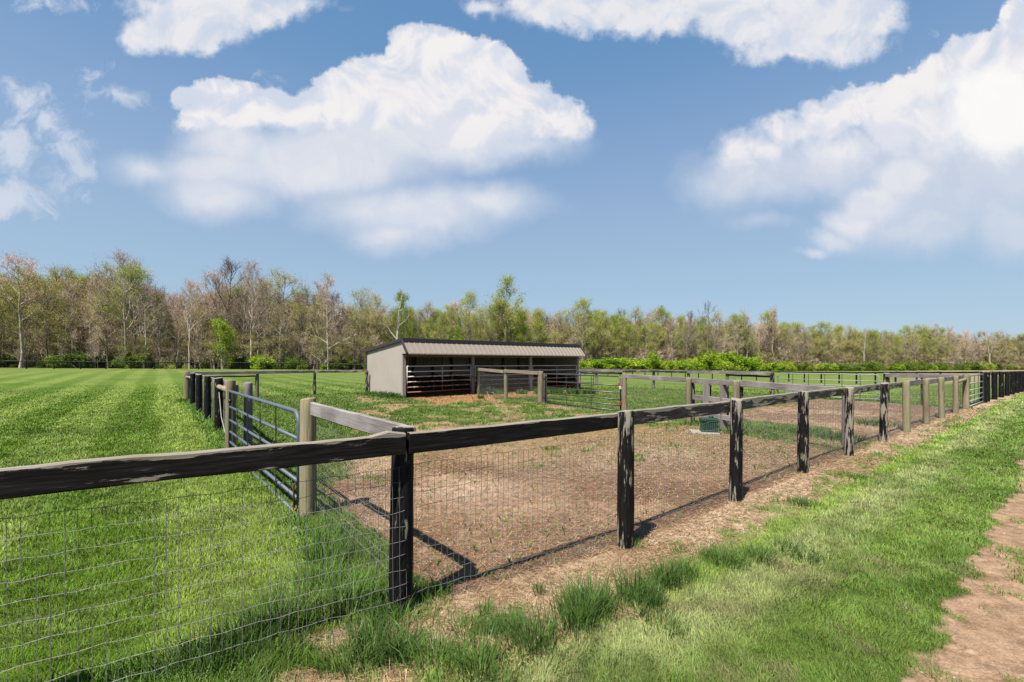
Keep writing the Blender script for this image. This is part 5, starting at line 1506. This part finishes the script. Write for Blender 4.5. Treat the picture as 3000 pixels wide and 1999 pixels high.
# ------------------------------------------------------------------ sky and clouds
SUN_DIR = Vector((-.567, -.824, 1.767)).normalized()
def build_world():
    w = bpy.data.worlds.new('World'); scene.world = w; w.use_nodes = True
    t = NT(w.node_tree)
    sky = t.n('ShaderNodeTexSky', None, None, sky_type='NISHITA', sun_disc=False)
    sky.sun_elevation = math.asin(SUN_DIR.z); sky.sun_rotation = math.atan2(SUN_DIR.x, SUN_DIR.y)
    sky.altitude = 0; sky.air_density = 1.0; sky.dust_density = .6; sky.ozone_density = 1.4
    geo = t.n('ShaderNodeTexCoord', None, None).outputs['Generated']
    dirv = t.vm('NORMALIZE', geo)
    X, Y, Z = [t.n('ShaderNodeSeparateXYZ', {0: dirv}, i) for i in range(3)]
    front = t.ss(Y, .08, .3)
    Ys = t.m('MAXIMUM', Y, .08)
    u = t.m('DIVIDE', X, Ys); v = t.m('DIVIDE', Z, Ys)
    P = t.n('ShaderNodeCombineXYZ', {0: u, 1: v, 2: 0.})
    # domain warp
    wn = t.noise(P, 5., 4, .55, out=1, dim='2D')
    wn = t.vm('SUBTRACT', wn, (.5, .5, .5))
    wn2 = t.noise(P, 22., 3, .6, out=1, dim='2D'); wn2 = t.vm('SUBTRACT', wn2, (.5, .5, .5))
    Pw = t.vm('ADD', P, t.vm('MULTIPLY', wn, (.075, .06, 0)))
    Pw = t.vm('ADD', Pw, t.vm('MULTIPLY', wn2, (.022, .022, 0)))
    def field(blobs, k=.12):
        acc = None
        for cx, cy, rx, ry in blobs:
            c = ((cx - CX) / F, (HY - cy) / F, 0)
            q = t.vm('MULTIPLY', t.vm('SUBTRACT', Pw, c), (F / rx, F / ry, 0))
            d = t.m('SUBTRACT', 1., t.vm('LENGTH', q, out=1))
            d = t.m('MULTIPLY', d, min(rx, ry) / 100. * .8 + .2)
            acc = d if acc is None else t.m('SMOOTH_MAX', acc, d, k)
        return acc
    hard = field([(1215, 130, 75, 65), (1290, 175, 130, 95), (1400, 235, 150, 110), (1500, 300, 130, 90), (1560, 350, 160, 85), (1640, 370, 100, 60), (1130, 270, 160, 110), (1230, 300, 260, 130), (1000, 320, 120, 90), (900, 340, 110, 60),
                  (600, 290, 70, 45), (690, 300, 110, 60), (530, 290, 40, 30), (790, 320, 110, 60), (1380, 370, 280, 90), (590, 345, 90, 50), (700, 350, 130, 50),
                  (2985, 90, 60, 90), (2960, 200, 130, 130), (2850, 180, 110, 90), (2780, 210, 80, 60), (2720, 260, 80, 70), (2650, 290, 80, 60), (2540, 330, 130, 75), (2420, 370, 130, 75), (2300, 400, 110, 60), (2220, 440, 100, 70),
                  (2450, 430, 220, 80), (2620, 380, 120, 110), (2740, 360, 130, 110), (2950, 340, 170, 140), (2850, 330, 130, 120), (2190, 480, 70, 60), (2160, 455, 95, 80)])
    soft = field([(960, 470, 420, 130), (1250, 400, 380, 120), (640, 500, 280, 90), (430, 500, 130, 70), (1200, 610, 330, 110), (1420, 590, 240, 70), (620, 570, 190, 90), (1150, 690, 160, 70), (690, 420, 200, 90), (1540, 430, 200, 70),
                  (2850, 520, 330, 170), (2560, 640, 120, 100), (2470, 705, 110, 45), (2240, 530, 200, 80), (2700, 640, 260, 130), (2950, 650, 180, 130), (2230, 650, 130, 28), (2400, 500, 260, 90), (2130, 540, 170, 100)], .25)
    mid = field([(660, 20, 300, 75), (430, 110, 80, 60), (560, 80, 170, 80), (820, 10, 170, 55), (600, 130, 60, 40), (2000, 10, 560, 75), (2300, 60, 330, 95), (2480, 40, 190, 90), (2380, 130, 240, 75),  (1640, 20, 190, 65), (1420, 10, 60, 25), (1850, 60, 250, 60)], .2)
    wisp = field([(60, 290, 110, 75), (150, 350, 110, 70), (185, 440, 100, 75), (230, 510, 80, 60), (60, 440, 130, 90), (40, 570, 130, 110), (170, 520, 110, 60), (285, 215, 60, 40), (350, 262, 90, 42), (240, 275, 35, 28), (2710, 105, 45, 22), (2660, 180, 40, 18), (820, 225, 50, 25), (120, 10, 120, 25)], .2)
    tail = field([(2640, 520, 110, 80), (2570, 590, 95, 70), (2505, 650, 85, 55), (2445, 700, 75, 36), (2385, 738, 60, 22)], .2)
    n_big = t.noise(P, 7., 8, .58, dim='2D', dist=.3); n_fine = t.noise(P, 30., 6, .62, dim='2D')
    n_soft = t.noise(P, 3.2, 4, .5, dim='2D')
    nb = t.m('SUBTRACT', n_big, .5); nf = t.m('SUBTRACT', n_fine, .5); ns = t.m('SUBTRACT', n_soft, .5)
    def mad(a, k, b): return t.m('MULTIPLY_ADD', a, k, b)
    fh = mad(nf, .40, mad(nb, .55, hard))
    vl = t.lin(u, .25, 1.15, (HY - 330) / F, (HY - 250) / F)          # height where the undersides begin
    low = t.ss(t.m('SUBTRACT', vl, v), -.03, .16)
    dh = t.n('ShaderNodeMapRange', {0: fh, 1: t.m('MULTIPLY_ADD', low, -.10, -.10), 2: t.m('MULTIPLY_ADD', low, .72, .075), 3: 0., 4: 1.}, interpolation_type='SMOOTHSTEP')
    fs = mad(ns, .35, mad(nb, .25, soft))
    ds = t.m('MULTIPLY', t.ss(fs, -.2, .7), t.lin(X, .1, .45, .93, .62))
    fm = mad(nf, .42, mad(nb, .75, mid)); dm = t.m('MULTIPLY', t.ss(fm, -.08, .34), .97)
    nw = t.m('SUBTRACT', t.noise(Pw, 13., 8, .64, dim='2D', dist=.4), .5)
    fw = mad(nw, 2.6, wisp); dw = t.m('MULTIPLY', t.ss(fw, .0, .95), .88)
    ft = mad(nb, .35, tail); dm = t.m('MAXIMUM', dm, t.m('MULTIPLY', t.ss(ft, -.1, .42), .9)); fm = t.m('MAXIMUM', fm, ft)
    alpha = t.m('SUBTRACT', 1., t.m('MULTIPLY', t.m('SUBTRACT', 1., t.m('MAXIMUM', dh, dm)), t.m('SUBTRACT', 1., t.m('MAXIMUM', ds, dw))))
    alpha = t.m('MULTIPLY', alpha, front)
    # relief: billows lit from the upper left
    P2 = t.vm('ADD', P, (-.018, .03, 0))
    n1 = t.noise(P, 8., 5, .55, dim='2D', dist=.5); n2 = t.noise(P2, 8., 5, .55, dim='2D', dist=.5)
    rel = t.m('SUBTRACT', n1, n2)
    body = t.ss(t.m('ADD', t.m('MULTIPLY', t.m('MAXIMUM', fh, fm), .8), t.m('MULTIPLY', rel, 2.0)), -.2, .65)
    body = t.m('MULTIPLY', body, t.m('MULTIPLY_ADD', low, -.35, 1.))
    body = t.m('MULTIPLY', body, t.m('MAXIMUM', dh, t.m('MULTIPLY', dm, .8)))
    shade = t.mix(t.lin(n_soft, .3, .7), (.58, .67, .81), (.72, .76, .86))
    white = t.mix(t.ss(rel, -.14, .12), (.80, .81, .88), (.93, .90, .90))
    ccol = t.mix(t.m('MAXIMUM', body, t.m('MULTIPLY', t.ss(fs, .15, .9), .55)), shade, white)
    glow = t.m('SUBTRACT', 1., t.vm('LENGTH', t.vm('MULTIPLY', t.vm('SUBTRACT', Pw, ((2930-CX)/F, (HY-330)/F, 0)), (F/190, F/150, 0)), out=1))
    ccol = t.mix(t.m('MULTIPLY', t.ss(t.m('ADD', glow, t.m('MULTIPLY', nb, 1.2)), -.12, .5), .85), ccol, (1.02, 1.0, .98))
    K = 2 ** EXPO
    rp = t.n('ShaderNodeValToRGB', {0: t.m('MAXIMUM', Z, 0.)}, None)
    el = rp.color_ramp.elements
    stops = [(0., (.40, .55, .71)), (.14, (.372, .525, .70)), (.30, (.325, .47, .68)), (.44, (.235, .39, .64)), (.56, (.150, .318, .575)), (.75, (.105, .26, .52)), (1., (.08, .21, .46))]
    while len(el) < len(stops): el.new(.5)
    for e_, (p_, c_) in zip(el, stops): e_.position = p_; e_.color = tuple(v_ / K for v_ in c_) + (1,)
    hz = t.n('ShaderNodeMix', {0: .82, 6: t.mix(1., sky.outputs[0], (.062, .062, .060), 'MULTIPLY'), 7: rp.outputs[0]}, 2, data_type='RGBA')
    bg1 = t.n('ShaderNodeBackground', {'Color': hz, 'Strength': 1.})
    bg2 = t.n('ShaderNodeBackground', {'Color': ccol, 'Strength': .97 / K})
    ms = t.n('ShaderNodeMixShader', {0: alpha, 1: bg1, 2: bg2})
    o = t.n('ShaderNodeOutputWorld', None, None); t.t.links.new(ms, o.inputs[0])
build_world()

sl = bpy.data.lights.new('sun', 'SUN'); sl.energy = 5.0; sl.angle = R(.53); sl.color = (1., .935, .83)
so = bpy.data.objects.new('sun', sl); COL.objects.link(so)
so.rotation_euler = SUN_DIR.to_track_quat('Z', 'Y').to_euler()

cam = bpy.data.cameras.new('camera'); co = bpy.data.objects.new('camera', cam); COL.objects.link(co)
co.location = (0, 0, CAMH); co.rotation_euler = (R(90), 0, 0)
cam.sensor_width = 36; cam.lens = 36 * F / 3000; cam.shift_y = (HY - 999.5) / 3000
cam.clip_start = .05; cam.clip_end = 6000
scene.camera = co
scene.view_settings.view_transform = 'Standard'; scene.view_settings.look = 'None'
scene.view_settings.exposure = EXPO; scene.view_settings.gamma = 1
scene.render.engine = 'CYCLES'
scene.cycles.max_bounces = 6; scene.cycles.diffuse_bounces = 3; scene.cycles.transmission_bounces = 4; scene.cycles.transparent_max_bounces = 4
